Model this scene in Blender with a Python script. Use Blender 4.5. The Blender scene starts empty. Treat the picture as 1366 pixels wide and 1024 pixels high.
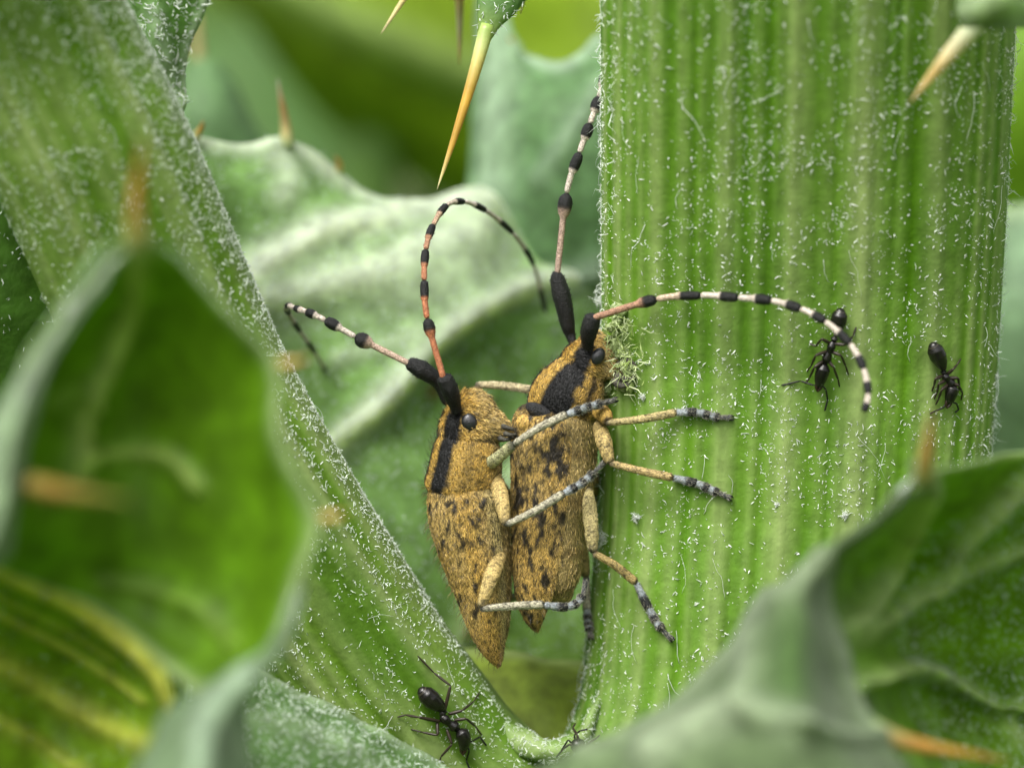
import bpy, math, random
import numpy as np
from mathutils import Vector, noise as mnoise

# ------------------------------------------------------------------ scene, camera, light
# One Blender unit is ONE CENTIMETRE (scale_length 0.01): a beetle is 1.8 cm long, the stem 2.7 cm wide.
sc = bpy.context.scene
sc.unit_settings.system = 'METRIC'
sc.unit_settings.scale_length = 0.01
COL = sc.collection
F, S = 25.0, 200.0                      # focus distance (cm), photograph pixels per cm at that distance
cam_d = bpy.data.cameras.new('camera')
cam = bpy.data.objects.new('camera', cam_d); COL.objects.link(cam)
cam.location = (0, -F, 0); cam.rotation_euler = (math.radians(90), 0, 0)
cam_d.sensor_width = 36.0
cam_d.lens = 36.0 * F / (1366 / S)
cam_d.clip_start = 0.5; cam_d.clip_end = 60000
cam_d.dof.use_dof = True
cam_d.dof.focus_distance = F - 0.08
cam_d.dof.aperture_fstop = cam_d.lens * 1e-3 / 0.80     # lens opening of 8 mm
sc.camera = cam

SUN_EL, SUN_AZ = math.radians(50), math.radians(-28)    # azimuth: from camera side, a little to the left
w = bpy.data.worlds.new('World'); sc.world = w; w.use_nodes = True
nt = w.node_tree; bg = nt.nodes['Background']
sky = nt.nodes.new('ShaderNodeTexSky'); sky.sky_type = 'NISHITA'; sky.sun_disc = False
sky.sun_elevation = SUN_EL; sky.air_density = 1.0; sky.dust_density = 6.0; sky.ozone_density = 1.0
sdir = Vector((math.sin(SUN_AZ) * math.cos(SUN_EL), -math.cos(SUN_AZ) * math.cos(SUN_EL), math.sin(SUN_EL)))
sky.sun_rotation = math.atan2(sdir.x, sdir.y)
hs = nt.nodes.new('ShaderNodeHueSaturation'); hs.inputs['Saturation'].default_value = .15       # thin overcast: a whitened sky
nt.links.new(sky.outputs[0], hs.inputs['Color']); nt.links.new(hs.outputs[0], bg.inputs[0]); bg.inputs[1].default_value = 0.13
sun_d = bpy.data.lights.new('sun', 'SUN'); sun_d.energy = 1.5; sun_d.angle = math.radians(28); sun_d.color = (1, .95, .86)
sun = bpy.data.objects.new('sun', sun_d); COL.objects.link(sun)
sun.rotation_euler = sdir.to_track_quat('Z', 'Y').to_euler(); sun.location = sdir * 60
sc.view_settings.view_transform = 'Standard'; sc.view_settings.look = 'None'
sc.view_settings.exposure = 1.05; sc.view_settings.gamma = 1; sc.view_settings.use_curve_mapping = False
sc.render.engine = 'CYCLES'
sc.cycles.use_denoising = True
sc.cycles.max_bounces = 8; sc.cycles.diffuse_bounces = 4; sc.cycles.transmission_bounces = 4
rng = np.random.default_rng(11)
random.seed(5)

# ------------------------------------------------------------------ helpers
def P(px, py, d=0.0):
    k = (F + d) / F
    return np.array([(px - 683) / S * k, d, (512 - py) / S * k])
def PP(l): return np.array([P(*p) for p in l])
def R(r, d=0.0): return r / S * (F + d) / F

def fbm(p, o=3):
    return mnoise.fractal(Vector(p), 1.0, 2.0, o)
def sst(a, b, x):
    t = np.clip((x - a) / (b - a), 0, 1); return t * t * (3 - 2 * t)
def mixc(a, b, t):
    a = np.asarray(a, float); b = np.asarray(b, float)
    return a * (1 - t) + b * t

def resample(A, n):
    """Catmull-Rom along axis 0."""
    A = np.asarray(A, float); m = len(A)
    if m == 2:
        t = np.linspace(0, 1, n).reshape((-1,) + (1,) * (A.ndim - 1)); return A[0] * (1 - t) + A[1] * t
    B = np.concatenate([[2 * A[0] - A[1]], A, [2 * A[-1] - A[-2]]])
    u = np.linspace(0, m - 1, n); i = np.minimum(u.astype(int), m - 2); t = (u - i).reshape((-1,) + (1,) * (A.ndim - 1))
    a, b, c, d = B[i], B[i + 1], B[i + 2], B[i + 3]
    return 0.5 * (2 * b + (c - a) * t + (2 * a - 5 * b + 4 * c - d) * t ** 2 + (3 * b - a - 3 * c + d) * t ** 3)

class MB:
    def __init__(s): s.v = []; s.f = []; s.c = []; s.m = []; s.n = 0
    def add(s, v, f, c, m=0):
        v = np.asarray(v, float); c = np.asarray(c, float)
        if c.ndim == 1: c = np.tile(c, (len(v), 1))
        s.v.append(v); s.c.append(c); s.f += [tuple(i + s.n for i in q) for q in f]; s.m += [m] * len(f); s.n += len(v)
        return s
    def arrays(s): return np.concatenate(s.v), s.f, np.concatenate(s.c)
    def build(s, name, mats, parent=None, kind=None, smooth=True):
        v, f, c = s.arrays()
        me = bpy.data.meshes.new(name); me.from_pydata(v.tolist(), [], f)
        if not isinstance(mats, (list, tuple)): mats = [mats]
        for m in mats: me.materials.append(m)
        if len(mats) > 1: me.polygons.foreach_set('material_index', s.m)
        ca = me.color_attributes.new('Col', 'FLOAT_COLOR', 'POINT')
        ca.data.foreach_set('color', np.concatenate([c, np.ones((len(c), 1))], 1).ravel())
        if smooth: me.polygons.foreach_set('use_smooth', [True] * len(f))
        me.update()
        o = bpy.data.objects.new(name, me); COL.objects.link(o)
        if parent is not None: link(o, parent)
        if kind: o['kind'] = kind
        return o
def link(o, parent):
    o.parent = parent
    t = parent; off = Vector((0, 0, 0))
    while t is not None: off += t.location; t = t.parent
    o.location = -off if o.type == 'MESH' and o.location.length == 0 else o.location
    return o
def thing(name, label, cat, loc, group=None):
    o = bpy.data.objects.new(name, None); COL.objects.link(o); o.empty_display_size = .3
    o.location = Vector(loc); o['label'] = label; o['category'] = cat
    if group: o['group'] = group
    return o

def frames(p, up=None):
    T = np.gradient(p, axis=0); T /= np.linalg.norm(T, axis=1)[:, None] + 1e-12
    ref = np.array([0, -1, 0.]) if up is None else np.asarray(up, float)
    N = np.zeros_like(p); n = ref - T[0] * ref.dot(T[0])
    if np.linalg.norm(n) < 1e-3: n = np.cross(T[0], [1, 0, 0])
    for i in range(len(p)):
        n = n - T[i] * n.dot(T[i]); n /= np.linalg.norm(n) + 1e-12; N[i] = n
    return T, N, np.cross(T, N)
def tube(p, r, n=8, flat=1.0, up=None, closed=True):
    """p Nx3, r N; first axis of the section (towards 'up') scaled by flat. returns v, f, t along"""
    p = np.asarray(p, float); r = np.broadcast_to(np.asarray(r, float), (len(p),))
    T, A, B = frames(p, up)
    a = np.linspace(0, 2 * np.pi, n, endpoint=False)
    v = p[:, None] + r[:, None, None] * (np.cos(a)[None, :, None] * A[:, None] * flat + np.sin(a)[None, :, None] * B[:, None])
    N = len(p); v = v.reshape(-1, 3)
    f = [(i * n + j, i * n + (j + 1) % n, (i + 1) * n + (j + 1) % n, (i + 1) * n + j) for i in range(N - 1) for j in range(n)]
    if closed:
        f.append(tuple(range(n - 1, -1, -1))); f.append(tuple((N - 1) * n + j for j in range(n)))
    return v, f, np.repeat(np.linspace(0, 1, N), n)

def tri_sample(v, f, n, weight=None):
    tr = []
    for q in f:
        for k in range(1, len(q) - 1): tr.append((q[0], q[k], q[k + 1]))
    tr = np.array(tr); a, b, c = v[tr[:, 0]], v[tr[:, 1]], v[tr[:, 2]]
    nr = np.cross(b - a, c - a); ar = np.linalg.norm(nr, axis=1)
    wt = ar.copy()
    if weight is not None: wt = wt * weight((a + b + c) / 3, nr / (ar[:, None] + 1e-15))
    i = rng.choice(len(tr), n, p=wt / wt.sum())
    u = rng.random((n, 2)); fl = u.sum(1) > 1; u[fl] = 1 - u[fl]
    w3 = np.stack([1 - u.sum(1), u[:, 0], u[:, 1]], 1)
    pts = a[i] * w3[:, :1] + b[i] * w3[:, 1:2] + c[i] * w3[:, 2:]
    return pts, nr[i] / (ar[i][:, None] + 1e-15), tr[i], w3
def needles(mb, pts, d1, d2, L, wd, colr):
    """thin three-sided bent hairs: base, middle (along d1), tip (along d2)"""
    n = len(pts); L = np.broadcast_to(L, (n,)); wd = np.broadcast_to(wd, (n,))
    d1 = d1 / (np.linalg.norm(d1, axis=1)[:, None] + 1e-12); d2 = d2 / (np.linalg.norm(d2, axis=1)[:, None] + 1e-12)
    x = np.cross(d1, rng.normal(size=(n, 3))); x /= np.linalg.norm(x, axis=1)[:, None] + 1e-12; y = np.cross(d1, x)
    mid = pts + d1 * (L * .5)[:, None]; tip = mid + d2 * (L * .5)[:, None]
    vs = []
    for c0, sc_ in ((pts, 1.0), (mid, .8)):
        for k in range(3):
            an = 2 * math.pi * k / 3
            vs.append(c0 + (x * math.cos(an) + y * math.sin(an)) * (wd * sc_)[:, None])
    vs.append(tip)
    v = np.stack(vs, 1).reshape(-1, 3)
    f = []
    pat = [(0, 1, 4, 3), (1, 2, 5, 4), (2, 0, 3, 5), (3, 4, 6), (4, 5, 6), (5, 3, 6)]
    for i in range(n):
        o = i * 7; f += [tuple(o + k for k in q) for q in pat]
    c = np.asarray(colr, float)
    c = np.tile(c, (n, 1)) if c.ndim == 1 else c
    mb.add(v, f, np.repeat(c, 7, 0))

# ------------------------------------------------------------------ materials
def mat(name, rough=.5, spec=.4, trans=0.0, nscale=0, namt=.25, bump=0, bscale=30, tcol=None, sheen=0, coat=0):
    m = bpy.data.materials.new(name); m.use_nodes = True; t = m.node_tree; N = t.nodes; Lk = t.links
    b = N['Principled BSDF']; b.inputs['Roughness'].default_value = rough; b.inputs['Specular IOR Level'].default_value = spec
    at = N.new('ShaderNodeAttribute'); at.attribute_name = 'Col'; out = at.outputs['Color']
    tc = N.new('ShaderNodeTexCoord')
    if nscale:
        nz = N.new('ShaderNodeTexNoise'); nz.inputs['Scale'].default_value = nscale; nz.inputs['Detail'].default_value = 5
        Lk.new(tc.outputs['Object'], nz.inputs['Vector'])
        mr = N.new('ShaderNodeMapRange'); mr.inputs[1].default_value = .3; mr.inputs[2].default_value = .7
        mr.inputs[3].default_value = 1 - namt; mr.inputs[4].default_value = 1 + namt
        Lk.new(nz.outputs[0], mr.inputs[0])
        mx = N.new('ShaderNodeVectorMath'); mx.operation = 'SCALE'
        Lk.new(out, mx.inputs[0]); Lk.new(mr.outputs[0], mx.inputs['Scale']); out = mx.outputs[0]
    Lk.new(out, b.inputs['Base Color'])
    if bump:
        n2 = N.new('ShaderNodeTexNoise'); n2.inputs['Scale'].default_value = bscale; n2.inputs['Detail'].default_value = 4
        Lk.new(tc.outputs['Object'], n2.inputs['Vector'])
        bp = N.new('ShaderNodeBump'); bp.inputs['Strength'].default_value = bump; bp.inputs['Distance'].default_value = .02
        Lk.new(n2.outputs[0], bp.inputs['Height']); Lk.new(bp.outputs[0], b.inputs['Normal'])
    if sheen: b.inputs['Sheen Weight'].default_value = sheen
    if coat: b.inputs['Coat Weight'].default_value = coat
    if trans:
        tr = N.new('ShaderNodeBsdfTranslucent'); ms = N.new('ShaderNodeMixShader'); ms.inputs[0].default_value = trans
        gm = N.new('ShaderNodeVectorMath'); gm.operation = 'MULTIPLY'; gm.inputs[1].default_value = tcol or (1.3, 1.25, .55)
        Lk.new(out, gm.inputs[0]); Lk.new(gm.outputs[0], tr.inputs['Color'])
        Lk.new(b.outputs[0], ms.inputs[1]); Lk.new(tr.outputs[0], ms.inputs[2])
        Lk.new(ms.outputs[0], N['Material Output'].inputs['Surface'])
    return m
M_STEM = mat('stem_skin', .5, .3, .15, 10, .18, .25, 30)
M_LEAF = mat('leaf_green', .55, .3, .45, 7, .28, .5, 18, tcol=(1.5, 1.45, .5))
M_WOOL = mat('leaf_woolly', .85, .1, .35, 9, .28, .5, 30, sheen=.15)
M_SPINE = mat('spine', .35, .5, .25, 8, .15, tcol=(1.2, .9, .4))
M_HAIR = mat('plant_hair', .6, .3, .3, tcol=(1, 1, 1))
M_FUR = mat('beetle_hair', .45, .45, .2, tcol=(1, .9, .7))
M_SHELL = mat('beetle_shell', .55, .3, 0, 70, .5, .7, 90)
M_LIMB = mat('beetle_limb', .5, .3, 0, 90, .55, .6, 110)
M_BLACK = mat('beetle_black', .45, .35, 0, 60, .3, .7, 120)
M_EYE = mat('eye', .34, .45, 0, 0, 0, .2, 160, coat=.35)
M_ANT = mat('ant_shell', .24, .45, 0, 40, .2, .15, 120)
M_ANTLEG = mat('ant_limb', .4, .4, .1)
M_SOIL = mat('ground', .9, .1, 0, .08, .5, .3, .5)

# ------------------------------------------------------------------ leaf patches
G1 = (.055, .150, .010); G2 = (.10, .235, .022); PALE = (.36, .47, .30); GLAU = (.20, .33, .17); WHITE = (.62, .70, .60)
def seg_dist(q, line):
    """distance of points q (..,2) to a polyline"""
    best = np.full(q.shape[:-1], 1e9)
    for a, b in zip(line[:-1], line[1:]):
        a = np.array(a, float); b = np.array(b, float); ab = b - a
        t = np.clip(((q - a) @ ab) / (ab @ ab + 1e-9), 0, 1)
        best = np.minimum(best, np.linalg.norm(q - a - t[..., None] * ab, axis=-1))
    return best
def patch(name, rows, parent, nu=60, nv=60, base=GLAU, veins=(), thick=.035, wob=.05, wobs=1.1, under=None, colfn=None,
          mats=None, vcol=PALE, rim=None, rimw=.04, seed=0, mottled=.25):
    """rows of (px,py,d) control points -> closed blade. veins: (polyline px, width px, height cm, whiteness)"""
    A = np.array(rows, float)
    A = resample(A, nv); A = np.swapaxes(resample(np.swapaxes(A, 0, 1), nu), 0, 1)
    px = A[..., :2].copy(); k = (F + A[..., 2:3]) / F
    V = np.concatenate([(px[..., :1] - 683) / S * k, A[..., 2:3], (512 - px[..., 1:]) / S * k], -1)
    du = np.gradient(V, axis=1); dv = np.gradient(V, axis=0); N = np.cross(du, dv)
    N /= np.linalg.norm(N, axis=-1)[..., None] + 1e-12
    if N[nv // 2, nu // 2, 1] > 0: N = -N; flip = True
    else: flip = False
    h = np.zeros((nv, nu)); tom = np.zeros((nv, nu))
    for line, wd, ht, wh in veins:
        line = resample(np.array(line, float), 14) if len(line) > 2 else line
        e = np.exp(-(seg_dist(px, line) / wd) ** 2); h += ht * e; tom = np.maximum(tom, wh * e)
    nz = np.array([[fbm((V[i, j, 0] * wobs + seed * 7.1, V[i, j, 1] * wobs, V[i, j, 2] * wobs)) for j in range(nu)] for i in range(nv)])
    nz2 = np.array([[fbm((V[i, j, 0] * 3.3 + seed * 3.1, V[i, j, 1] * 3.3, V[i, j, 2] * 3.3 + 9)) for j in range(nu)] for i in range(nv)])
    V = V + N * (h + wob * nz)[..., None]
    C = np.tile(np.array(base, float), (nv, nu, 1)) * (1 + mottled * nz2)[..., None]
    C = C * (1 - tom[..., None]) + np.array(vcol) * tom[..., None]
    if rim is not None:
        uu = np.linspace(0, 1, nu)[None, :].repeat(nv, 0); vv = np.linspace(0, 1, nv)[:, None].repeat(nu, 1)
        e = np.minimum(np.minimum(uu, 1 - uu), np.minimum(vv, 1 - vv)); e = np.exp(-(e / rimw) ** 2)[..., None]
        C = C * (1 - e) + np.array(rim) * e
    if colfn is not None: C = colfn(C, px, tom, nz, nz2)
    C = np.clip(C, .002, .9)
    uu = np.linspace(0, 1, nu)[None, :].repeat(nv, 0); vv = np.linspace(0, 1, nv)[:, None].repeat(nu, 1)
    edge = np.minimum(np.minimum(uu, 1 - uu), np.minimum(vv, 1 - vv)); th = thick * np.clip(.25 + edge * 12, 0, 1)
    W = V - N * th[..., None]
    und = np.tile(np.array(under if under is not None else WHITE) * .7, (nv, nu, 1)) * (1 + .2 * nz2)[..., None]
    mb = MB(); n = nu * nv
    idx = np.arange(n).reshape(nv, nu)
    q = [(idx[i, j], idx[i + 1, j], idx[i + 1, j + 1], idx[i, j + 1]) for i in range(nv - 1) for j in range(nu - 1)]
    if not flip: q = [tuple(reversed(x)) for x in q]
    # orient outwards (towards the camera side)
    a, b, c = (V.reshape(-1, 3)[q[len(q) // 2][k]] for k in range(3))
    if np.cross(b - a, c - a)[1] > 0: q = [tuple(reversed(x)) for x in q]
    back = [tuple(reversed([i + n for i in x])) for x in q]
    ring = list(idx[0, :]) + list(idx[1:, -1]) + list(idx[-1, -2::-1]) + list(idx[-2:0:-1, 0])
    side = [(ring[k], ring[(k + 1) % len(ring)], ring[(k + 1) % len(ring)] + n, ring[k] + n) for k in range(len(ring))]
    mb.add(np.concatenate([V.reshape(-1, 3), W.reshape(-1, 3)]), q + back + side, np.concatenate([C.reshape(-1, 3), und.reshape(-1, 3)]))
    mb.m = [0] * len(q) + [1] * (len(back) + len(side))
    o = mb.build(name, mats or [M_LEAF, M_WOOL], parent)
    o_front = (V.reshape(-1, 3), q)
    return o, o_front
def spine(parent, pts, r0, cols=None, name='spine', n=10):
    p = resample(PP(pts), 26); t = np.linspace(0, 1, 26)
    r = np.array([R(r0, pts[0][2]) * ((1 - x) ** .75 * .97 + .03) for x in t])
    v, f, tt = tube(p, r, n)
    cols = cols or [(0, (.22, .33, .10)), (.22, (.50, .50, .20)), (.5, (.55, .33, .06)), (.8, (.50, .27, .05)), (1, (.55, .48, .25))]
    xs = [c[0] for c in cols]
    C = np.stack([np.interp(tt, xs, [c[1][k] for c in cols]) for k in range(3)], 1)
    mb = MB(); mb.add(v, f, C); return mb.build(name, M_SPINE, parent)
def wool(name, front, count, parent, L=(.02, .06), wd=.0035, colr=(.75, .82, .72), lift=.5, weight=None, clump=.0, along=None):
    v, f = front
    pts, nr, _, _ = tri_sample(v, f, count, weight)
    if clump:
        keep = np.array([fbm(p * 2.3) + .55 * fbm(p * 7.) + .35 * rng.normal() > clump for p in pts]); pts, nr = pts[keep], nr[keep]
    n = len(pts)
    d1 = rng.normal(size=(n, 3)); d1 -= nr * (d1 * nr).sum(1)[:, None]; d1 /= np.linalg.norm(d1, axis=1)[:, None]
    if along is not None: d1 = d1 + np.asarray(along) * rng.normal(0, 1, (n, 1))
    a = d1 + nr * (lift * rng.random((n, 1)) + .15)
    b = d1 + rng.normal(0, 1.0, (n, 3)) + nr * .1
    mb = MB()
    c = np.array(colr) * rng.uniform(.75, 1.15, (n, 1))
    needles(mb, pts - nr * .002, a, b, rng.uniform(L[0], L[1], n) * rng.choice([1, 1, 1, 1.7], n), wd * rng.uniform(.6, 1.25, n), np.clip(c, 0, .92))
    return mb.build(name, M_HAIR, parent, 'stuff', smooth=False)

# ------------------------------------------------------------------ ground and far vegetation
gx = np.linspace(-1, 1, 61); gx = np.sign(gx) * (np.abs(gx) ** 3) * 20000 ; gy = np.concatenate([[-20000, -4000, -800, -200], np.linspace(-60, 500, 50), [900, 2000, 6000, 20000]])
V = []; C = []
for yy in gy:
    for xx in gx:
        rise = 150 * sst(90, 420, yy)
        V.append((xx, yy, -48 + rise + 6 * fbm((xx * .02, yy * .02, 3)) * (1 if abs(yy) < 600 else 0)))
        g = .5 + .5 * fbm((xx * .03, yy * .03, 1)); C.append(mixc((.035, .075, .012), (.09, .15, .03), np.clip(g, 0, 1)))
nx = len(gx); fq = [(i * nx + j, i * nx + j + 1, (i + 1) * nx + j + 1, (i + 1) * nx + j) for i in range(len(gy) - 1) for j in range(nx - 1)]
MB().add(V, fq, C).build('ground', M_SOIL, None, 'structure')

# ------------------------------------------------------------------ main thistle: stem
thistle = thing('thistle', 'tall spiny thistle with thick ribbed woolly stem and spiny lobed leaves around the beetles', 'thistle', P(1040, 1600, .2))
def stem_lr(py):
    ys = [-300, 0, 300, 500, 600, 700, 800, 860, 900, 940, 970, 1000, 1060, 1150, 1600]
    l = [801, 801, 802, 802, 801, 796, 787, 782, 779, 773, 764, 748, 715, 690, 660]
    r = [1372, 1357, 1342, 1330, 1323, 1318, 1314, 1314, 1314, 1316, 1318, 1320, 1330, 1350, 1400]
    return np.interp(py, ys, l), np.interp(py, ys, r)
def stem_front(py): return float(np.interp(py, [-300, 0, 250, 400, 500, 700, 900, 1600], [-2.0, -1.35, -.72, -.39, -.22, -.05, .02, .1]))
def stem_hd(py): return float(np.interp(py, [-300, 0, 300, 500], [1.35, 1.05, .75, .62]))
def stem_d(px, py):
    l, r = stem_lr(py); t = np.clip((px - (l + r) / 2) / ((r - l) / 2), -1, 1)
    return stem_front(py) + stem_hd(py) * (1 - (1 - abs(t) ** 2.5) ** .4)
BANDS = [(808, 3, .7), (817, 3, .5), (826, 4, .7), (838, 6, .6), (853, 5, .4), (872, 11, .75), (905, 10, .5), (933, 7, .35), (965, 16, .75), (1003, 8, .4), (1050, 21, .85), (1096, 8, .3), (1142, 25, 1.0), (1190, 7, .3), (1236, 20, .85), (1270, 7, .5), (1290, 6, .7), (1304, 4, .6), (1314, 3, .7), (1322, 3, .5)]
nA, nS = 420, 170
ang = np.linspace(-math.pi, math.pi, nA, endpoint=False)
pys = np.linspace(-280, 1600, nS)
V = np.zeros((nS, nA, 3)); C = np.zeros((nS, nA, 3))
sn = np.sin(ang); cs = np.cos(ang)
for i, py in enumerate(pys):
    l, r = stem_lr(py); cpx = (l + r) / 2; hw = (r - l) / 2; df = stem_front(py); HD = stem_hd(py)
    tx = np.sign(sn) * np.abs(sn) ** .8; ty = np.sign(cs) * np.abs(cs) ** .8
    ridge = np.zeros(nA)
    for bpx, bw, amp in BANDS:
        tb = (bpx - 1064) / 262; wob_ = .006 * math.sin(py * .006 + bpx)
        ridge += amp * np.exp(-((tx - tb - wob_) / (bw / 262)) ** 2)
    for j in range(nA):
        if cs[j] < 0: ridge[j] = .5 + .5 * math.sin(ang[j] * 40)
    fine = np.array([mnoise.noise(Vector((tx[j] * 26, cs[j] * 3, py * .0015))) for j in range(nA)])
    k = 1 + .012 * (ridge - .5) + .006 * fine
    d = df + HD - HD * ty * (1 + .05 * (ridge - .5) + .03 * fine)
    kk = (F + d) / F
    V[i, :, 0] = (cpx - 683 + hw * tx * (1 + .004 * fine)) / S * kk; V[i, :, 1] = d; V[i, :, 2] = (512 - py) / S
    low = np.array([fbm((tx[j] * 2.2, py * .0035, 4.)) for j in range(nA)])
    tone = np.clip(ridge * (.85 + .3 * low) + .02 + .14 * fine, 0, 1)[:, None]
    g = mixc((.068, .180, .003), (.098, .228, .005), np.clip(.5 + low, 0, 1)[:, None])
    C[i] = mixc(g, (.29, .37, .135), tone * .9)
idx = np.arange(nS * nA).reshape(nS, nA)
fq = [(idx[i, j], idx[i + 1, j], idx[i + 1, (j + 1) % nA], idx[i, (j + 1) % nA]) for i in range(nS - 1) for j in range(nA)]
a, b, c = (V.reshape(-1, 3)[fq[nA // 2][k]] for k in range(3))
if np.cross(b - a, c - a)[1] > 0: fq = [tuple(reversed(q)) for q in fq]
caps = [tuple(idx[0]), tuple(idx[-1][::-1])]
mbs = MB(); mbs.add(V.reshape(-1, 3), fq + caps, C.reshape(-1, 3))
stem = mbs.build('stem', M_STEM, thistle)
ff = [q for q in fq if V.reshape(-1, 3)[q[0]][1] < .75 and -3.2 < V.reshape(-1, 3)[q[0]][2] < 3.1]
stem_surf = (V.reshape(-1, 3), ff)
wool('woolly_hair', stem_surf, 17000, stem, (.010, .034), .0040, (.86, .90, .84), .6, None, -.05, along=(0, 0, .35))
wool('wool_fleck', stem_surf, 18000, stem, (.005, .014), .0030, (.86, .90, .84), .6, None, .1)
def strands(name, surf, count, parent, L, wd, colr, drift):
    """long cobwebby threads that wander over the surface"""
    pts, nr, _, _ = tri_sample(surf[0], surf[1], count); mb = MB()
    for p0, n0 in zip(pts, nr):
        n_ = 9; st = rng.uniform(*L) / n_; d = rng.normal(size=3) + np.array(drift) * rng.choice([-1, 1]); q = [p0.copy()]
        for k in range(n_):
            d = d / np.linalg.norm(d) + rng.normal(0, .2, 3); d -= n0 * d.dot(n0) * .8; d /= np.linalg.norm(d); q.append(q[-1] + d * st)
        q = np.array(q) + n0 * (.004 + .02 * np.sin(np.linspace(0, math.pi, n_ + 1)))[:, None] * rng.uniform(.2, 1.4)
        v, f, t = tube(q, wd * rng.uniform(.6, 1.2) * (1 - .5 * np.linspace(0, 1, n_ + 1)), 4); mb.add(v, f, np.array(colr) * rng.uniform(.8, 1.05))
    return mb.build(name, M_HAIR, parent, 'stuff')
strands('hair_strand', stem_surf, 110, stem, (.10, .36), .0020, (.84, .88, .82), (0, 0, 3.0))
# edge fluff standing off the stem's outline
wool('edge_fluff', stem_surf, 900, stem, (.03, .10), .0026, (.78, .84, .76), .9,
     weight=lambda c, n: (np.abs(n[:, 0]) > .9) * 1.0 + .0001)

# ------------------------------------------------------------------ the leaf stalk that leaves the stem to the upper left
leaf1 = None
def band_axis():
    # right edge of the stalk in the photograph, moved half a width to its left
    e = [(35, -260), (168, 0), (249, 162), (323, 337), (385, 479), (465, 624), (540, 748), (590, 826), (641, 893), (690, 955), (760, 1010), (900, 1100)]
    dc = [-2.5, -1.55, -1.25, -.9, -.65, -.42, -.2, -.08, .02, .1, .2, .5]
    return e, dc
e, dc = band_axis()
E = resample(np.array([(x, y, d) for (x, y), d in zip(e, dc)], float), 150)
wid = np.interp(np.linspace(0, 1, 150), [0, .3, .75, .9, 1], [140, 133, 132, 132, 150])
T2 = np.gradient(E[:, :2], axis=0); T2 /= np.linalg.norm(T2, axis=1)[:, None]
nA2 = 200; ang = np.linspace(-math.pi, math.pi, nA2, endpoint=False); sn, cs = np.sin(ang), np.cos(ang)
V = np.zeros((150, nA2, 3)); C = np.zeros((150, nA2, 3))
for i in range(150):
    left = np.array([-T2[i, 1], T2[i, 0]])
    cen = E[i, :2] + left * wid[i]
    tx = np.sign(sn) * np.abs(sn) ** .85; ty = np.sign(cs) * np.abs(cs) ** .85
    ridge = .5 * np.sin(tx * 13 + .6) + .35 * np.sin(tx * 29 + 2) + .3 * np.exp(-((tx + .55) / .1) ** 2) * 2
    fine = np.array([mnoise.noise(Vector((tx[j] * 14, cs[j] * 3, i * .03 + 40))) for j in range(nA2)])
    d = E[i, 2] + .5 - .5 * ty * (1 + .05 * ridge + .03 * fine)
    px = cen[0] - left[0] * wid[i] * tx * (1 + .004 * fine); py = cen[1] - left[1] * wid[i] * tx * (1 + .004 * fine)
    kk = (F + d) / F
    V[i, :, 0] = (px - 683) / S * kk; V[i, :, 1] = d; V[i, :, 2] = (512 - py) / S * kk
    low = np.array([fbm((tx[j] * 1.6, i * .03, 14.)) for j in range(nA2)])
    tone = np.clip(.30 + .38 * ridge + .35 * fine + .35 * low, 0, 1)[:, None]
    C[i] = mixc(mixc((.075, .165, .010), (.11, .21, .015), np.clip(.5 + low, 0, 1)[:, None]), (.27, .34, .13), tone * .85)
idx = np.arange(150 * nA2).reshape(150, nA2)
fq = [(idx[i, j], idx[i + 1, j], idx[i + 1, (j + 1) % nA2], idx[i, (j + 1) % nA2]) for i in range(149) for j in range(nA2)]
a, b, c = (V.reshape(-1, 3)[fq[nA2 // 2][k]] for k in range(3))
if np.cross(b - a, c - a)[1] > 0: fq = [tuple(reversed(q)) for q in fq]
leafstalk = MB().add(V.reshape(-1, 3), fq + [tuple(idx[0]), tuple(idx[-1][::-1])], C.reshape(-1, 3)).build('leaf_stalk', M_STEM, thistle)
leafstalk['label'] = 'thick woolly leaf stalk rising from the base of the stem'
VV = V.reshape(-1, 3)
BAND = (VV, [q for q in fq if VV[q[0]][1] < .35])
wool('woolly_hair', BAND, 22000, leafstalk, (.008, .032), .0038, (.72, .80, .68), .5, None, -.05)
wool('edge_fluff', BAND, 6500, leafstalk, (.012, .035), .0036, (.78, .84, .76), .9, weight=lambda c, n: np.clip(n[:, 0] * 1.2, 0, 1) ** 3 + 1e-5)
strands('hair_strand', BAND, 70, leafstalk, (.06, .22), .0020, (.84, .88, .82), (0, 0, .3))
# little knot of tissue closing the fork between stalk and stem
p = resample(PP([(640, 950, .35), (690, 985, .3), (740, 1003, .25), (775, 985, .25), (800, 930, .3)]), 30)
v, f, t = tube(p, np.interp(np.linspace(0, 1, 30), [0, .3, .5, .7, 1], [.02, .07, .09, .07, .02]), 16)
v = v + np.array([[.03 * fbm(q * 5) for _ in range(3)] for q in v])
ax = MB().add(v, f, mixc((.085, .19, .010), (.27, .35, .14), np.array([.4 + .4 * fbm(q * 4) for q in v])[:, None])).build('fork_tissue', M_STEM, thistle)
wool('woolly_hair', (v, f), 700, ax, (.012, .045), .0030, (.8, .86, .78), .5)

# surface depth of the stalk for things that stand on it
def band_d(px, py):
    q = VV; i = np.argmin((q[:, 0] / ((F + q[:, 1]) / F) * S + 683 - px) ** 2 + (512 - q[:, 2] / ((F + q[:, 1]) / F) * S - py) ** 2 + (q[:, 1] > E[0, 2] + 9) * 1e9 + (q[:, 1]) * 60)
    return float(q[i, 1])

# ------------------------------------------------------------------ leaves of the main thistle
def leaf_root(name, label): return None
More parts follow.
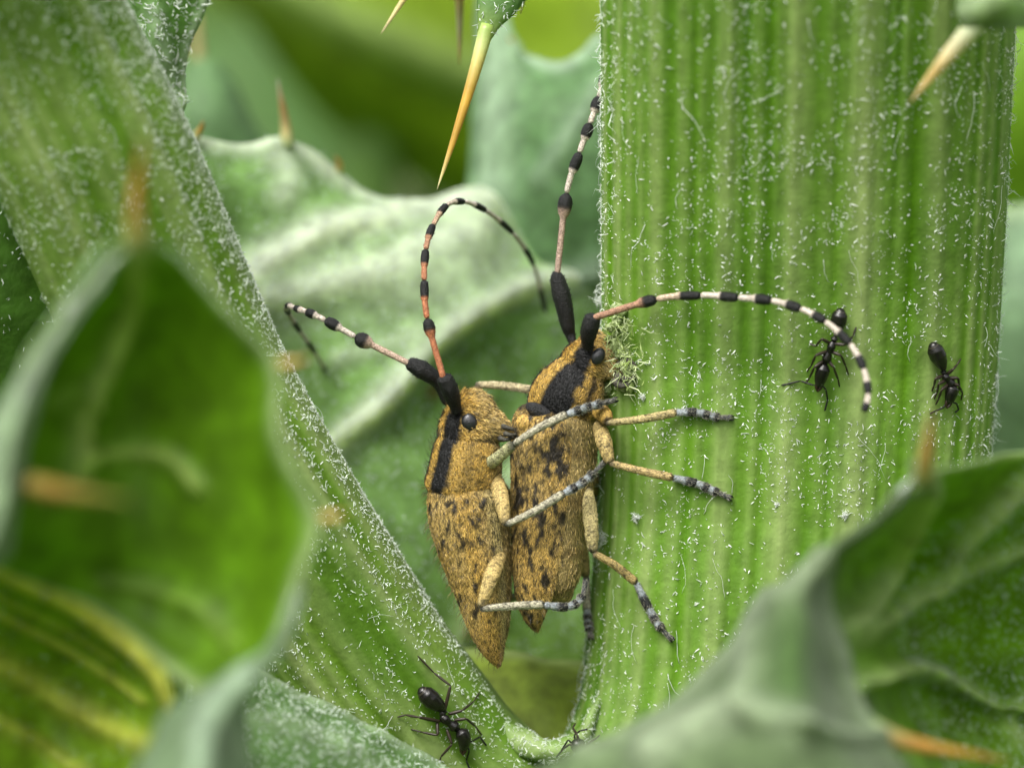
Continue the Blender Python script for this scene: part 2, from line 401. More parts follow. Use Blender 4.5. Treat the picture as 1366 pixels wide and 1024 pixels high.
# leaf behind the beetles: glaucous, puckered between woolly white veins
rows = [
    [(170, 195, 1.2), (258, 181, 1.6), (320, 186, 1.8), (378, 183, 1.9), (430, 206, 2.1), (478, 252, 2.3), (525, 284, 2.5), (575, 284, 2.6), (625, 262, 2.8), (680, 250, 3.3), (840, 245, 3.6)],
    [(170, 260, 1.1), (258, 250, 1.4), (320, 245, 1.6), (378, 250, 1.7), (430, 270, 1.8), (478, 300, 1.9), (525, 322, 2.0), (575, 325, 2.1), (625, 310, 2.2), (680, 300, 2.5), (840, 290, 2.7)],
    [(170, 400, 1.3), (258, 395, 1.5), (320, 390, 1.6), (378, 388, 1.6), (430, 390, 1.6), (478, 395, 1.6), (525, 400, 1.6), (575, 400, 1.7), (635, 400, 1.9), (700, 400, 2.2), (840, 400, 2.5)],
    [(170, 560, 1.5), (258, 560, 1.7), (330, 560, 1.7), (390, 560, 1.7), (440, 560, 1.6), (490, 560, 1.5), (540, 560, 1.6), (590, 560, 1.8), (650, 560, 2.0), (720, 560, 2.2), (840, 560, 2.4)],
    [(200, 760, 1.7), (280, 760, 1.8), (350, 760, 1.8), (410, 760, 1.7), (460, 760, 1.6), (510, 760, 1.5), (560, 760, 1.5), (610, 760, 1.6), (670, 760, 1.8), (740, 760, 2.0), (850, 760, 2.2)],
    [(230, 980, 2.0), (300, 980, 2.0), (370, 980, 1.9), (430, 980, 1.8), (480, 980, 1.7), (530, 980, 1.7), (580, 980, 1.7), (630, 980, 1.6), (690, 980, 1.7), (750, 980, 1.8), (850, 980, 2.0)],
]
veins_hazeM = [([(330, 410), (450, 375), (560, 375), (650, 340)], 52, .02, .5), ([(250, 430), (330, 365), (400, 325), (440, 305), (520, 302), (600, 285), (680, 275)], 26, .12, .95),  # first, broad entry paints a pale highlight haze, not a vein
          ([(330, 400), (420, 385), (500, 370), (560, 345), (640, 310)], 30, .10, .75),
          ([(400, 640), (470, 575), (520, 525), (560, 470), (620, 420), (700, 385), (800, 370)], 20, .14, .85),
          ([(450, 480), (520, 460), (560, 440)], 16, .05, .4),
          ([(600, 900), (640, 760), (680, 640), (760, 480)], 16, .05, .3),
          ([(260, 186), (378, 188), (430, 214), (520, 290), (575, 292), (630, 266), (690, 255)], 11, .03, .8),
          ([(370, 190), (390, 230), (380, 260)], 22, .06, .55)]
def colM(C, px, tom, nz, nz2):
    e = np.exp(-(np.hypot(px[..., 0] - 581, px[..., 1] - 522) / 12) ** 2)[..., None]
    C = C * (1 - .9 * e) + np.array((.13, .075, .02)) * .9 * e
    low = sst(760, 960, px[..., 1])[..., None]
    return C * (1 - low) + C * np.array((1.1, 1.05, .6)) * low
leafM, frM = patch('leaf', rows, thistle, 110, 110, (.185, .330, .095), veins_hazeM, .05, .09, .9, (.4, .5, .38), colM, None, (.66, .73, .62), seed=1)
leafM['label'] = 'broad puckered leaf with white woolly veins behind the beetles'
spine(leafM, [(383, 196, 1.9), (380, 160, 1.85), (370, 106, 1.7)], 10, [(0, (.25, .36, .15)), (.3, (.5, .45, .2)), (.7, (.42, .25, .10)), (1, (.5, .5, .4))])
spine(leafM, [(258, 186, 1.6), (268, 172, 1.5), (272, 160, 1.4)], 6)
spine(leafM, [(452, 232, 2.2), (452, 218, 2.1), (446, 206, 2.0)], 6)
wool('woolly_hair', frM, 6000, leafM, (.02, .05), .003, (.7, .78, .7), .4)
# lobe standing behind it, right, with a scalloped margin
rows = [[(640, -60, 3.4), (668, -20, 3.2), (690, 62, 3.0), (712, 78, 2.9), (745, 86, 2.8), (775, 74, 2.8), (805, 45, 2.8), (860, 20, 2.8)],
        [(635, 100, 3.2), (662, 110, 3.0), (690, 120, 2.7), (715, 130, 2.5), (745, 140, 2.4), (775, 130, 2.4), (805, 110, 2.4), (860, 90, 2.5)],
        [(628, 260, 3.0), (655, 270, 2.8), (688, 280, 2.5), (715, 280, 2.3), (745, 280, 2.2), (775, 280, 2.2), (805, 280, 2.2), (860, 280, 2.3)],
        [(640, 420, 2.8), (662, 430, 2.7), (690, 440, 2.6), (715, 440, 2.5), (745, 440, 2.5), (775, 440, 2.5), (805, 440, 2.5), (860, 440, 2.6)]]
lobeM, frL = patch('leaf', rows, thistle, 60, 60, (.13, .25, .10), [([(690, 66), (712, 80), (745, 88), (775, 76), (800, 50)], 9, .03, .7), ([(655, -20), (668, 120), (665, 260), (650, 330)], 26, .10, .6), ([(720, 240), (770, 170), (800, 120)], 18, .06, .35), ([(690, 400), (740, 380), (810, 360)], 22, .08, .8)], .05, .06, 1.2, (.4, .5, .38), None, None, (.42, .54, .42), seed=2)
lobeM['label'] = 'grey-green leaf lobe with scalloped margin beside the stem'
spine(lobeM, [(690, 70, 3.0), (684, 58, 2.95), (678, 48, 2.9)], 6)
# leaf closing the view through the fork
rows = [[(560, 868, 1.5), (640, 868, 1.45), (700, 872, 1.4), (760, 880, 1.4), (860, 880, 1.5)], [(560, 890, 1.2), (640, 890, 1.1), (700, 892, 1.05), (760, 900, 1.05), (860, 900, 1.2)],
        [(560, 960, 1.0), (640, 960, .85), (700, 962, .8), (760, 968, .8), (860, 970, 1.0)], [(560, 1060, .9), (640, 1060, .75), (700, 1060, .7), (760, 1060, .7), (860, 1060, .9)]]
lf, _ = patch('leaf', rows, thistle, 40, 40, (.27, .36, .045), [([(600, 870), (690, 872), (780, 882)], 8, .02, .6)], .05, .05, 1.2, (.3, .4, .2), seed=3, vcol=(.34, .42, .2))
lf['label'] = 'olive green leaf seen through the fork of stalk and stem'
# strip of wing behind the stalk's upper end
rows = [[(120, -90, .2), (200, -80, .3), (255, -70, .4), (300, -60, .5)], [(120, 0, .2), (200, 0, .3), (240, 0, .4), (277, 0, .5)],
        [(140, 60, .3), (200, 60, .3), (232, 60, .4), (252, 62, .5)], [(170, 110, .4), (215, 112, .4), (232, 114, .45), (244, 116, .5)], [(200, 158, .5), (228, 158, .5), (238, 158, .5), (244, 158, .5)]]
wg, frW = patch('leaf', rows, thistle, 40, 50, (.10, .215, .045), [([(205, 20), (225, 100), (240, 150)], 12, .05, .5), ([(270, 0), (247, 70), (242, 140)], 6, .03, .6)], .06, .05, 1.5, None, seed=4, vcol=(.36, .46, .32))
wg['label'] = 'narrow leaf wing behind the upper leaf stalk'
wool('woolly_hair', frW, 900, wg, (.02, .06), .004, (.75, .8, .72), .5)
# leaf surface at the far left, behind the stalk
rows = [[(-620, 60, .6), (-300, 130, .1), (-160, 180, -.2), (-60, 200, -.2), (20, 250, -.2), (110, 300, 0)], [(-620, 210, .6), (-300, 280, .1), (-160, 330, -.35), (-60, 340, -.4), (10, 360, -.35), (110, 400, -.1)], [(-620, 360, .6), (-300, 430, .1), (-160, 480, -.3), (-60, 490, -.3), (20, 500, -.2), (120, 520, 0)], [(-620, 640, .9), (-300, 690, .4), (-160, 700, .1), (-60, 700, 0), (20, 700, .1), (130, 700, .2)], [(-560, 960, 1.4), (-300, 1000, 1.0), (-160, 1000, .7), (-60, 1000, .6), (20, 1000, .6), (130, 1000, .6)]]
fl, frF = patch('leaf', rows, thistle, 40, 50, (.055, .135, .015), [], .06, .05, 1.5, None, seed=5)
fl['label'] = 'dark green leaf surface behind the tall leaf stalk'
wool('woolly_hair', frF, 1800, fl, (.015, .045), .0026, (.75, .82, .72), .5)
# lower leaf in front of the stalk's foot
rows = [[(250, 850, -.9), (335, 892, -.75), (400, 925, -.65), (470, 960, -.55), (530, 988, -.5), (595, 1032, -.4), (660, 1090, -.3)],
        [(250, 905, -1.2), (330, 940, -1.1), (395, 968, -1.0), (460, 998, -.9), (515, 1022, -.8), (575, 1060, -.7), (640, 1110, -.6)],
        [(240, 1010, -1.4), (320, 1040, -1.3), (390, 1060, -1.2), (450, 1080, -1.1), (505, 1100, -1.0), (560, 1130, -.9), (620, 1160, -.8)],
        [(240, 1150, -1.4), (320, 1160, -1.3), (390, 1180, -1.2), (450, 1190, -1.1), (505, 1200, -1.0), (560, 1230, -.9), (620, 1260, -.8)]]
lo, frO = patch('leaf', rows, thistle, 80, 60, (.105, .205, .060), [([(335, 893), (400, 926), (470, 961), (530, 989), (590, 1030)], 6, .02, .7), ([(340, 960), (430, 985), (520, 1040)], 18, .04, .35)], .05, .05, 1.6, None, seed=6, vcol=(.36, .46, .30))
lo['label'] = 'smooth grey-green leaf edge in front of the stalk, below the ant'
wool('woolly_hair', frO, 3500, lo, (.015, .05), .003, (.72, .8, .7), .5)

# foreground leaf, left: cupped lobe, spine-tipped
RIMP = (.33, .43, .19)
lab = 'large cupped leaf with orange-tipped spines in front of the leaf stalk'
rows = [
    [(150, 322, -4.2), (166, 318, -4.2), (183, 312, -4.2), (200, 318, -4.2), (217, 330, -4.1)],
    [(95, 395, -4.2), (125, 405, -3.6), (180, 410, -3.3), (235, 405, -3.5), (278, 396, -3.9)],
    [(40, 470, -4.3), (85, 500, -3.4), (180, 500, -2.9), (290, 495, -3.2), (372, 486, -3.8)],
    [(0, 560, -4.4), (62, 600, -3.4), (180, 600, -2.7), (310, 590, -3.1), (386, 585, -3.8)],
    [(-40, 640, -4.5), (40, 680, -3.6), (180, 700, -2.8), (320, 690, -3.2), (428, 692, -3.9)],
    [(-80, 685, -4.3), (40, 730, -3.3), (180, 775, -2.7), (310, 790, -3.2), (392, 775, -4.0)],
    [(-80, 700, -4.0), (40, 752, -3.1), (170, 815, -2.8), (285, 860, -3.3), (350, 872, -4.2)],
    [(-80, 712, -3.6), (30, 766, -3.0), (150, 825, -2.9), (225, 890, -3.4), (312, 965, -4.3)]]
veinsL = [([(183, 318), (178, 400), (140, 480), (104, 540), (92, 640)], 15, .08, .8), ([(92, 615), (170, 605), (235, 612), (270, 650)], 13, .06, .6), ([(120, 540), (85, 520), (60, 540)], 9, .05, .2),
          ([(140, 780), (200, 790), (260, 810), (300, 850)], 14, .05, .2)]
def colL(C, px, tom, nz, nz2):
    return C
rows = [[(x, y, -4.15 + (d + 4.15) * .62) for x, y, d in r_] for r_ in rows]
fgL, frFL = patch('leaf', rows, thistle, 90, 110, (.108, .235, .005), veinsL, .07, .10, .7, GLAU, colL, None, (.42, .54, .14), rim=RIMP, rimw=.035, seed=7)
fgL['label'] = lab
spine(fgL, [(183, 330, -4.2), (182, 270, -4.4), (190, 185, -4.6)], 16, [(0, (.2, .3, .1)), (.25, (.42, .36, .10)), (.6, (.40, .20, .04)), (1, (.35, .2, .06))])
spine(fgL, [(370, 488, -3.8), (388, 484, -3.85), (412, 478, -3.9)], 9, [(0, (.3, .35, .12)), (.4, (.5, .36, .1)), (1, (.45, .25, .06))])
spine(fgL, [(420, 692, -3.9), (440, 690, -3.95), (462, 684, -4.0)], 10, [(0, (.3, .35, .12)), (.4, (.5, .36, .1)), (1, (.45, .25, .06))])
spine(fgL, [(30, 645, -4.3), (80, 655, -5.0), (180, 668, -5.6)], 20, [(0, (.16, .22, .07)), (.25, (.24, .20, .05)), (.5, (.22, .13, .02)), (.85, (.13, .13, .015)), (1, (.10, .13, .012))])
# the pale outside of that leaf curling at its left and lower rims
rows = [[(160, 318, -4.1), (120, 352, -4.2), (80, 400, -4.3)], [(98, 400, -4.25), (60, 430, -4.5), (20, 470, -4.2)], [(46, 480, -4.35), (10, 520, -4.7), (-40, 560, -4.3)], [(14, 585, -4.45), (-20, 620, -4.8), (-80, 650, -4.4)],
        [(4, 660, -4.5), (-30, 700, -4.9), (-100, 720, -4.5)], [(-10, 740, -4.4), (-60, 770, -4.8), (-130, 780, -4.5)]]
rows = [[(x + 26, y, d) for x, y, d in reversed(r)] for r in rows]
cu, _ = patch('leaf_fold', rows, fgL, 30, 60, (.20, .28, .16), [], .05, .03, 1., None, None, [M_WOOL, M_WOOL], seed=8)
rows = [[(395, 768, -4.0), (405, 775, -4.05), (412, 782, -3.9)], [(352, 862, -4.2), (372, 870, -4.3), (380, 868, -4.0)], [(232, 940, -4.1), (300, 930, -4.5), (342, 900, -4.3)], [(200, 990, -4.3), (270, 990, -4.8), (336, 960, -4.4)], [(170, 1060, -4.4), (250, 1060, -5.0), (345, 1060, -4.5)], [(170, 1160, -4.4), (250, 1160, -5.0), (345, 1160, -4.5)]]
cu, _ = patch('leaf_fold', rows, fgL, 30, 60, (.13, .20, .10), [([(330, 900), (275, 960), (265, 1050)], 16, .06, .6)], .05, .03, 1., None, None, [M_WOOL, M_WOOL], seed=9, vcol=(.33, .43, .32))
# striped leaf at the lower left, backlit brightness put into its base and vein colours
rows = [[(-330, 660, -2.7), (-200, 660, -2.8), (-90, 690, -2.9), (0, 738, -2.7), (90, 776, -2.5), (170, 830, -2.4), (222, 880, -2.6), (244, 930, -2.8)],
        [(-330, 740, -2.7), (-200, 740, -2.8), (-90, 770, -2.5), (0, 810, -2.2), (80, 850, -2.0), (150, 895, -2.0), (200, 930, -2.3), (236, 962, -2.7)],
        [(-330, 820, -2.7), (-200, 820, -2.8), (-90, 850, -2.2), (0, 890, -1.9), (70, 925, -1.7), (130, 960, -1.8), (175, 985, -2.1), (215, 1000, -2.6)],
        [(-330, 850, -2.7), (-200, 910, -2.8), (-90, 940, -2.2), (0, 975, -1.9), (60, 1005, -1.7), (110, 1030, -1.8), (160, 1045, -2.1), (205, 1050, -2.6)],
        [(-330, 970, -2.7), (-200, 1030, -2.8), (-90, 1060, -2.4), (0, 1080, -2.1), (60, 1100, -2.), (110, 1120, -2.), (160, 1130, -2.3), (200, 1140, -2.6)]]
veinsS = [([(-300, 640), (-60, 712), (0, 752), (90, 795), (170, 850), (215, 895), (240, 945)], 16, .08, .9), ([(-60, 790), (0, 822), (80, 862), (150, 905), (190, 935)], 6, .03, .55),
          ([(-300, 760), (-60, 850), (0, 885), (70, 925), (140, 965), (190, 990)], 17, .05, .65), ([(-60, 945), (0, 968), (60, 1000), (110, 1030)], 13, .05, .45), ([(-60, 770), (0, 800), (80, 838), (150, 880)], 4, .02, .4)]
st, frS = patch('leaf', rows, thistle, 90, 90, (.15, .28, .008), veinsS, .04, .03, 1., (.12, .22, .04), None, None, (.58, .58, .10), seed=10)
st['label'] = 'dark leaf with bright yellow-green parallel veins under the cupped leaf'
wool('woolly_hair', frS, 900, st, (.012, .025), .0025, (.7, .78, .66), .5)
# leaf floor under it
rows = [[(-420, 860, -.6), (-120, 900, -.6), (60, 930, -.5), (260, 960, -.4), (420, 990, -.2)], [(-420, 960, -.6), (-120, 1000, -1.2), (60, 1010, -1.2), (260, 1030, -1.1), (420, 1050, -1.0)], [(-420, 1160, -.6), (-120, 1200, -1.6), (60, 1200, -1.6), (260, 1200, -1.6), (420, 1200, -1.4)]]
fb, frB = patch('leaf', rows, thistle, 40, 30, (.035, .085, .012), [], .05, .05, 1.3, None, seed=11)
fb['label'] = 'shaded dark leaf beneath the striped leaf'
wool('woolly_hair', frB, 1500, fb, (.015, .04), .0026, (.7, .78, .66), .5)

# foreground leaf, right
rows = [
    [(1226, 634, -3.1), (1236, 622, -3.1), (1262, 616, -2.8), (1310, 608, -2.4), (1370, 600, -2.0), (1470, 590, -1.6)],
    [(1172, 692, -3.1), (1195, 690, -2.6), (1240, 690, -2.2), (1300, 690, -1.9), (1370, 690, -1.6), (1470, 690, -1.3)],
    [(1110, 735, -3.1), (1150, 748, -2.4), (1210, 752, -1.8), (1290, 755, -1.6), (1370, 755, -1.4), (1470, 755, -1.2)],
    [(1098, 795, -3.1), (1140, 815, -2.5), (1210, 820, -1.7), (1290, 825, -1.4), (1370, 825, -1.2), (1470, 825, -1.0)],
    [(1120, 862, -3.1), (1160, 875, -2.6), (1220, 885, -1.7), (1290, 890, -1.3), (1370, 890, -1.1), (1470, 890, -.9)],
    [(1132, 915, -3.1), (1165, 930, -2.6), (1220, 940, -1.8), (1290, 945, -1.2), (1370, 950, -1.0), (1470, 950, -.8)],
    [(1165, 972, -3.2), (1200, 985, -2.7), (1250, 990, -1.9), (1310, 1000, -1.4), (1370, 1000, -1.2), (1470, 1000, -1.0)],
    [(1215, 1040, -3.3), (1240, 1045, -2.8), (1280, 1050, -2.0), (1330, 1060, -1.6), (1380, 1060, -1.4), (1470, 1060, -1.2)],
    [(1240, 1140, -3.3), (1260, 1145, -2.8), (1290, 1150, -2.2), (1340, 1160, -1.8), (1390, 1160, -1.6), (1470, 1160, -1.4)]]
veinsR = [([(1232, 640), (1205, 710), (1170, 780), (1135, 835)], 14, .12, .8), ([(1366, 640), (1310, 690), (1275, 730), (1255, 770), (1200, 810), (1150, 850)], 13, .09, .75),
          ([(1130, 925), (1165, 902), (1205, 893), (1250, 902), (1300, 925), (1335, 950), (1366, 940), (1420, 900)], 11, .14, .75), ([(1366, 730), (1300, 750), (1240, 790)], 13, .05, .5),
          ([(1235, 620), (1300, 612), (1366, 603)], 7, .02, .8), ([(1335, 950), (1366, 990)], 9, .06, .5)]
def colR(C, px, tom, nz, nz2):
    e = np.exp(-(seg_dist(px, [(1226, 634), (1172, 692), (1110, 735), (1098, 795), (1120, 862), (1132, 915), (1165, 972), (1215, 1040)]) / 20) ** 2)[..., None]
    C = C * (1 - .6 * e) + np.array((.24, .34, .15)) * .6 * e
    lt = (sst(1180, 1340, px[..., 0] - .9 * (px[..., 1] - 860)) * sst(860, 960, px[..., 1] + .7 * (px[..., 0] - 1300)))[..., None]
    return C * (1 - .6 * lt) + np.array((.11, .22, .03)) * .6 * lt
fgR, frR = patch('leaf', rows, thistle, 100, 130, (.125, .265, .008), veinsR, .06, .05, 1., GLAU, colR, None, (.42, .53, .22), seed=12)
fgR['label'] = 'large cupped leaf with pale margin and orange spines in front of the stem foot'
wool('woolly_hair', frR, 3800, fgR, (.012, .034), .0026, (.72, .8, .7), .5, weight=lambda c, n: (c[:, 1] > -2.0) * 1.0 + .03)
rows = [
    [(1232, 622, -3.0), (1222, 634, -3.15), (1212, 650, -3.1), (1200, 668, -2.9)],
    [(1176, 690, -3.05), (1165, 694, -3.2), (1155, 698, -3.1), (1140, 706, -2.8)],
    [(1112, 740, -3.05), (1098, 742, -3.25), (1085, 744, -3.1), (1066, 762, -2.7)],
    [(1100, 800, -3.05), (1075, 795, -3.4), (1045, 792, -3.3), (1016, 816, -2.7)],
    [(1122, 866, -3.05), (1085, 866, -3.6), (1040, 858, -3.6), (972, 862, -2.8)],
    [(1134, 920, -3.1), (1090, 926, -3.8), (1020, 920, -3.8), (905, 924, -2.9)],
    [(1168, 976, -3.2), (1100, 985, -3.9), (1000, 976, -3.9), (820, 984, -3.0)],
    [(1218, 1044, -3.3), (1120, 1050, -4.0), (980, 1040, -4.0), (715, 1030, -3.1)],
    [(1245, 1150, -3.3), (1130, 1150, -4.0), (960, 1150, -4.0), (640, 1130, -3.1)]]
rows = [list(reversed(r)) for r in rows]
veinsO = [([(1030, 800), (1005, 860), (1000, 930), (1010, 960)], 20, .07, .55), ([(870, 1000), (930, 965), (1000, 950), (1060, 965)], 26, .10, .8), ([(1060, 965), (1120, 980), (1190, 985)], 10, .05, .4), ([(1104, 745), (1100, 800), (1126, 866), (1136, 920), (1170, 975)], 10, .02, .6), ([(1095, 745), (1040, 800), (960, 872), (880, 945), (780, 1000)], 14, .02, .5)]
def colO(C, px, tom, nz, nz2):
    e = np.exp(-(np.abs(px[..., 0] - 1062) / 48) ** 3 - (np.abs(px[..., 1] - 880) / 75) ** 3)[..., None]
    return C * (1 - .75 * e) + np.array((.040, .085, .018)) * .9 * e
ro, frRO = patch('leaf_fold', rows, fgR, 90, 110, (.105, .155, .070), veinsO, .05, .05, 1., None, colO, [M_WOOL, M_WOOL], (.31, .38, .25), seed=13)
spine(fgR, [(1232, 640, -3.1), (1236, 605, -3.3), (1243, 548, -3.5)], 15, [(0, (.2, .3, .1)), (.3, (.40, .34, .10)), (.6, (.42, .22, .05)), (1, (.35, .2, .08))])
spine(fgR, [(1160, 972, -3.2), (1220, 992, -3.1), (1350, 1015, -3.0)], 17, [(0, (.24, .34, .14)), (.2, (.40, .36, .14)), (.5, (.45, .24, .05)), (.8, (.34, .2, .03)), (1, (.2, .16, .03))])

# leaf hanging in from above with spines
rows = [[(520, -240, .6), (600, -230, .4), (680, -220, .3), (760, -230, .4)], [(500, -150, .5), (590, -150, .3), (680, -140, .2), (740, -150, .3)], [(530, -60, .3), (590, -70, .2), (672, -60, .1), (712, -70, .2)], [(556, -40, .3), (612, -46, .2), (665, -30, .1), (700, -30, .2)]]
tp, frT = patch('leaf', rows, thistle, 50, 40, (.09, .20, .05), [], .06, .05, 1.4, None, seed=14)
tp['label'] = 'spiny leaf hanging in from above, mostly out of view'
p = resample(PP([(705, -90, .15), (682, -40, .1), (665, 0, .05), (654, 26, 0), (646, 50, -.02)]), 30)
v, f, t = tube(p, np.interp(np.linspace(0, 1, 30), [0, .35, .6, .8, 1], [R(60), R(36), R(26), R(16), R(10)]), 20, .4)
lobe = MB().add(v, f, mixc((.11, .22, .06), (.30, .42, .12), sst(.55, 1, t)[:, None])).build('leaf_lobe', M_LEAF, tp)
wool('woolly_hair', (v, f), 500, lobe, (.02, .05), .003, (.75, .8, .72), .5)
spine(tp, [(650, 34, 0), (632, 100, -.05), (608, 178, -.08), (583, 253, -.1)], 11, [(0, (.30, .44, .10)), (.16, (.52, .58, .22)), (.3, (.62, .50, .14)), (.45, (.55, .33, .05)), (.75, (.50, .30, .05)), (.9, (.60, .50, .20)), (1, (.66, .62, .35))])
spine(tp, [(566, -50, .3), (543, -8, .3), (508, 46, .3)], 8, [(0, (.4, .45, .15)), (.4, (.62, .52, .2)), (1, (.62, .56, .3))])
spine(tp, [(610, -52, .9), (613, 0, 1.0), (613, 88, 1.1)], 11, [(0, (.4, .42, .15)), (.4, (.58, .42, .12)), (.7, (.5, .48, .3)), (1, (.5, .36, .1))])
spine(tp, [(704, -34, .3), (700, -5, .4), (694, 20, .5)], 5, [(0, (.4, .42, .15)), (1, (.62, .50, .3))])
# leaf tip at the upper right with a pale spine lying before the stem
rows = [[(1290, -120, -1.6), (1350, -110, -1.7), (1420, -110, -1.7), (1500, -110, -1.6)], [(1278, -30, -1.8), (1330, -40, -1.9), (1400, -50, -1.9), (1500, -60, -1.8)], [(1282, 22, -1.9), (1320, 10, -2.0), (1380, 0, -2.0), (1500, 0, -1.9)], [(1288, 40, -1.9), (1318, 36, -1.9), (1370, 36, -1.9), (1500, 40, -1.8)]]
tr_, _ = patch('leaf', rows, thistle, 40, 40, (.20, .30, .13), [([(1290, 20), (1340, -10), (1420, -60)], 14, .05, .5)], .05, .05, 1.4, None, seed=15, vcol=(.36, .45, .28))
tr_['label'] = 'pale leaf tip with straw-coloured spine in front of the upper stem'
spine(tr_, [(1318, 14, -1.9), (1284, 52, -1.9), (1250, 92, -1.85), (1213, 138, -1.8)], 17, [(0, (.24, .34, .14)), (.25, (.5, .56, .34)), (.45, (.66, .60, .36)), (.7, (.56, .40, .14)), (1, (.45, .36, .18))])

# background: other thistles of the stand, far out of focus
def far_thistle(label, base, leaves, stalks):
    t = thing('thistle', label, 'thistle', base, 'thistles behind the beetles')
    for rows_, colr, vns, sd in leaves:
        patch('leaf', rows_, t, 30, 30, colr, vns, .12, .25, .25, np.array(colr) * 1.3, seed=sd, vcol=(.4, .5, .3), mottled=.35)
    for pts, r0, r1, colr in stalks:
        p = resample(PP(pts), 30); v, f, q = tube(p, np.linspace(R(r0, pts[0][2]), R(r1, pts[-1][2]), 30), 14)
        MB().add(v, f, colr).build('stem', M_STEM, t)
    return t
Y1 = (.20, .31, .010); D1 = (.035, .085, .02); GR = (.16, .26, .13)
far_thistle('blurred thistle with a bright yellow-green leaf arching across the gap', P(420, 2000, 14), [
    ([[(150, -260, 12), (450, -260, 13), (800, -200, 14), (1100, -150, 14)], [(240, -110, 11), (480, -60, 12), (760, 40, 13), (1000, 120, 13)], [(300, 10, 11), (470, 100, 12), (660, 200, 13), (960, 320, 13)], [(330, 60, 11.8), (440, 170, 12.8), (620, 270, 13.8), (920, 420, 13.8)]], Y1, [([(200, -120), (480, 40), (800, 160)], 30, .3, .35)], 31),
    ([[(560, -200, 17), (800, -160, 17), (1100, -100, 18)], [(520, 0, 17), (760, 40, 17), (1100, 100, 18)], [(500, 300, 18), (760, 300, 18), (1100, 300, 18)]], (.13, .23, .015), [], 32)],
    [([(420, 2000, 14), (440, 900, 14), (500, 100, 13)], 60, 40, (.12, .22, .05))])
far_thistle('blurred dark thistle low behind the white-veined leaf', P(700, 2000, 22), [
    ([[(120, 60, 22), (330, 40, 22), (520, 120, 22), (700, 200, 22)], [(100, 300, 20), (330, 280, 20), (520, 300, 20), (700, 320, 20)], [(100, 700, 20), (330, 700, 20), (520, 700, 20), (700, 700, 20)]], (.075, .16, .035), [], 33),
    ([[(470, 130, 16), (560, 110, 16), (660, 150, 16)], [(450, 240, 15), (570, 220, 15), (680, 260, 15)], [(440, 420, 15), (570, 420, 15), (680, 420, 15)]], (.24, .30, .13), [([(560, 170), (600, 230)], 40, .2, .8)], 34),
    ([[(500, 300, 26), (900, 200, 26), (1500, 100, 26)], [(500, 600, 24), (900, 600, 24), (1500, 600, 24)], [(500, 1200, 24), (900, 1200, 24), (1500, 1200, 24)]], D1, [], 35)],
    [([(700, 2000, 22), (690, 900, 22), (640, 300, 20)], 50, 30, (.10, .18, .05))])
far_thistle('blurred thistle with pale leaf peeping past the far side of the stem', P(1450, 2000, 6), [
    ([[(1290, 300, 5), (1360, 285, 4.5), (1460, 270, 4.5), (1600, 280, 5)], [(1285, 430, 4.5), (1360, 420, 4), (1460, 420, 4), (1600, 430, 5)], [(1280, 640, 5), (1360, 640, 4.5), (1460, 640, 4.5), (1600, 640, 5)]], (.22, .34, .2), [([(1330, 292), (1460, 280)], 14, .05, .6)], 36),
    ([[(1180, -300, 12), (1400, -260, 11), (1700, -200, 12)], [(1180, 100, 11), (1400, 100, 10), (1700, 100, 11)], [(1180, 420, 12), (1400, 420, 11), (1700, 420, 12)]], (.15, .29, .015), [], 37),
    ([[(1220, 500, 7), (1400, 480, 7), (1700, 500, 8)], [(1220, 700, 7), (1400, 700, 7), (1700, 700, 8)], [(1220, 1100, 7), (1400, 1100, 7), (1700, 1100, 8)]], (.05, .12, .015), [], 38)],
    [([(1450, 2000, 6), (1440, 900, 6), (1420, 500, 5.5)], 50, 30, (.12, .22, .06))])
far_thistle('blurred thin brownish thistle shoot close behind the tall leaf stalk', P(300, 2000, 5), [
    ([[(225, 150, 5), (262, 90, 5), (290, 100, 5), (330, 180, 5.2)], [(215, 190, 5), (262, 170, 4.8), (300, 180, 4.8), (350, 215, 5)], [(210, 300, 5), (262, 300, 5), (310, 300, 5), (370, 300, 5)]], (.12, .22, .09), [], 39)],
    [([(300, 2000, 5), (290, 600, 5), (272, 200, 5)], 40, 14, (.16, .26, .1)), ([(272, 200, 5), (266, 100, 5), (262, 20, 5)], 14, 4, (.30, .24, .10))])

# ------------------------------------------------------------------ beetles
OCH = np.array((.52, .335, .075)); OCH2 = np.array((.45, .335, .125)); BLK = np.array((.006, .006, .0065)); PALEY = np.array((.52, .42, .19)); BRN = np.array((.27, .165, .05))
GREY = np.array((.37, .345, .25)); BLUEG = np.array((.26, .29, .31)); PINK = np.array((.42, .19, .11)); CREAM = np.array((.58, .50, .43))

